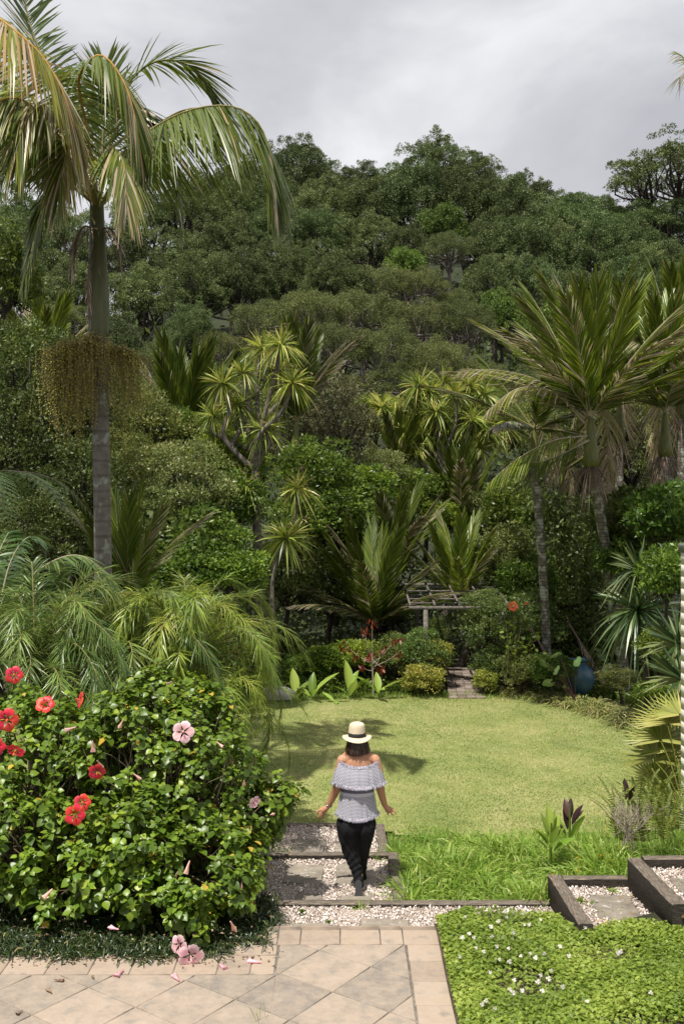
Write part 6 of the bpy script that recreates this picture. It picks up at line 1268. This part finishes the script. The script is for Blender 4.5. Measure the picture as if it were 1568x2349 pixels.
body_lv = [(655, 760, 175, .125, 0, 0), (650, 880, 183, .125, 0, 0), (646, 960, 188, .125, 0, 0), (645, 1060, 205, .135, 0, 0), (645, 1170, 222, .145, 0, 0), (645, 1262, 236, .155, 45, 0)]
r1 = garment('top', body_lv, 160, 14, .035, lambda f: .85 if .33 < f < .43 else (.65 if .27 < f < .50 else 0))
ruf_lv = [(662, 668, 222, .115, 55, 0), (662, 690, 240, .125, 55, 0), (660, 740, 252, .14, 50, 0), (660, 800, 272, .155, 40, 0), (662, 868, 286, .165, 30, 0), (664, 898, 292, .17, 28, 0)]
r2 = garment('ruffle', ruf_lv, 180, 17, .05, lambda f: 0)
def fringe(name, ring, L_, n, up=False):
    g_ = np.random.default_rng(9); mb = MB(); k = g_.integers(0, len(ring), n); b_ = ring[k] + g_.normal(size=(n, 3)) * .003; cen = ring.mean(0); o_ = unit((b_ - cen) * [1, 1, 0]); d = unit(o_ * .7 + [0, 0, .25 if up else -.9] + g_.normal(size=(n, 3)) * .35); strips(mb, b_, d, unit(np.cross(d, o_) + g_.normal(size=(n, 3)) * .3), L_ * g_.uniform(.6, 1.2, n), .004, .3, 1, g_.random(n), ((0, 1), (1, .5))); link(name, mb.mesh(name, M_fringe), per)
fringe('fringe', r2[-1], .016, 2600); fringe('fringe', r2[-3], .02, 2600); fringe('fringe', r2[1], .02, 2200); fringe('fringe', r1[-1], .015, 2400); fringe('fringe', r1[-2] * [1.01, 1.01, 1], .018, 2200)
# hair
mb = MB(); hc = W(648, 395, .02); ell(mb, hc - poff, (.086, .098, .10)); hr = mb; g_ = np.random.default_rng(6); n = 2400; a = g_.uniform(-math.pi * 1.02, .02 * math.pi, n); rr_ = g_.uniform(.82, 1.0, n)
b_ = np.stack([hc[0] + .092 * np.cos(a) * rr_, hc[1] + .098 * np.sin(a) * rr_, np.full(n, hc[2] + .02) + g_.normal(size=n) * .01], 1) - poff; d = unit(np.stack([np.cos(a) * .2, np.sin(a) * .14, np.full(n, -1.0)], 1) + g_.normal(size=(n, 3)) * .10)
strips(mb, b_, d, unit(np.cross(d, np.stack([np.cos(a), np.sin(a), a * 0], 1))), g_.uniform(.09, .17, n), .005, 0, 4, g_.random(n), ((0, .8, 1), (1, .9, .2)), curl=.0)
link('hair', mb.mesh('hair', M_hair), per)
# straw hat
M_straw = noisemat('woven_straw', [(0.3, (.56, .46, .32)), (.7, (.68, .58, .43))], 40, bump=.3, rough=.75, bscale=90, stretch=(1, 1, 2.5)); M_band = plain('hat_band', (.012, .012, .015), .8)
hatc = W(642, 352, .03) - poff; n = 48; th_ = np.arange(n) / n * 2 * np.pi
hat = link('hat', None, per)
def hring(rx, ry, z, f): return [[hatc[0] + rx * math.cos(t), hatc[1] + ry * math.sin(t), hatc[2] + z + f(t)] for t in th_]
dent = lambda k: (lambda t: -k * (math.exp(-((abs(math.sin(t)) - .0) / .5) ** 2)) * 0 - k * abs(math.cos(t)) ** 4 * .3)
mb = MB(); loft(mb, [hring(.088, .103, -.002, lambda t: 0), hring(.087, .102, .035, lambda t: 0), hring(.083, .098, .08, lambda t: 0), hring(.077, .092, .112, dent(.01)), hring(.070, .086, .126, dent(.02)), hring(.060, .075, .131, dent(.03)), hring(.045, .058, .122, dent(.02)), hring(.022, .035, .106, lambda t: 0)], cap0=False); link('crown', mb.mesh('crown', M_straw, True), hat)
bw = lambda k: (lambda t: -k * (.0 + .9 * math.sin(t) ** 2) + k * .35 * math.cos(t) ** 2 + .003 * k / .03 * math.sin(3 * t + 1))
mb = MB(); loft(mb, [hring(.086, .101, -.001, bw(0)), hring(.105, .122, -.004, bw(.004)), hring(.13, .15, -.008, bw(.014)), hring(.150, .172, -.012, bw(.026)), hring(.151, .173, -.016, bw(.026)), hring(.130, .15, -.012, bw(.014)), hring(.086, .101, -.006, bw(0))], cap0=False, cap1=False); link('brim', mb.mesh('brim', M_straw, True), hat)
mb = MB(); loft(mb, [hring(.0895, .1045, .001, lambda t: 0), hring(.0905, .1055, .004, lambda t: 0), hring(.0893, .1043, .036, lambda t: 0), hring(.086, .101, .038, lambda t: 0)], cap0=False, cap1=False); link('hat_band', mb.mesh('hat_band', M_band, True), hat)
# watch
mb = MB(); wc = (armL[-1] * .9 + armL[-2] * .1) - poff; ax = unit(armL[-1] - armL[-2]); u1 = unit(np.cross(ax, [0, 1.0, 0])); u2 = np.cross(ax, u1); tube(mb, [wc + (u1 * math.cos(a) + u2 * math.sin(a)) * .0315 for a in np.linspace(0, 6.2832, 22)], .006, 8); tube(mb, [wc - u2 * .030 , wc - u2 * .040], [.016, .014], 14); link('watch', mb.mesh('watch', M_steel, True), per)
# sandals
def sole(name, c, ax, side, nrm, L_, wd_, th_k):
    t = np.linspace(0, 1, 14); wv = wd_ * np.interp(t, [0, .06, .15, .3, .5, .75, .9, .97, 1], [.25, .6, .78, .76, .68, 1, .92, .6, .25]) / 2; P0 = np.array(c)[None] + np.outer(t * L_, ax); up_ = P0 + side * wv[:, None]; dn = P0 - side * wv[:, None]; out_ = np.concatenate([up_, dn[::-1]]); mb = MB(); loft(mb, [out_, out_ + np.array(nrm) * th_k], closed=True); link(name, mb.mesh(name, M_black), per)
hl = W(657, 1990, -.085) - poff; tl = W(660, 2205, -.165) - poff; ax = unit(tl - hl); sd_ = np.array([1, 0, 0]); nm_ = unit(np.cross(ax, sd_)); nm_ = nm_ * (-1 if nm_[1] > 0 else 1); hl = hl + nm_ * .030
sole('sandal', hl, ax, sd_, nm_, .212, .088, .014)
hl = np.array([W(697, 2040, 0)[0], PY + .22, -.222]) - poff; sole('sandal', hl, np.array([0, 1.0, 0]), np.array([1.0, 0, 0]), [0, 0, 1], .24, .085, .014)
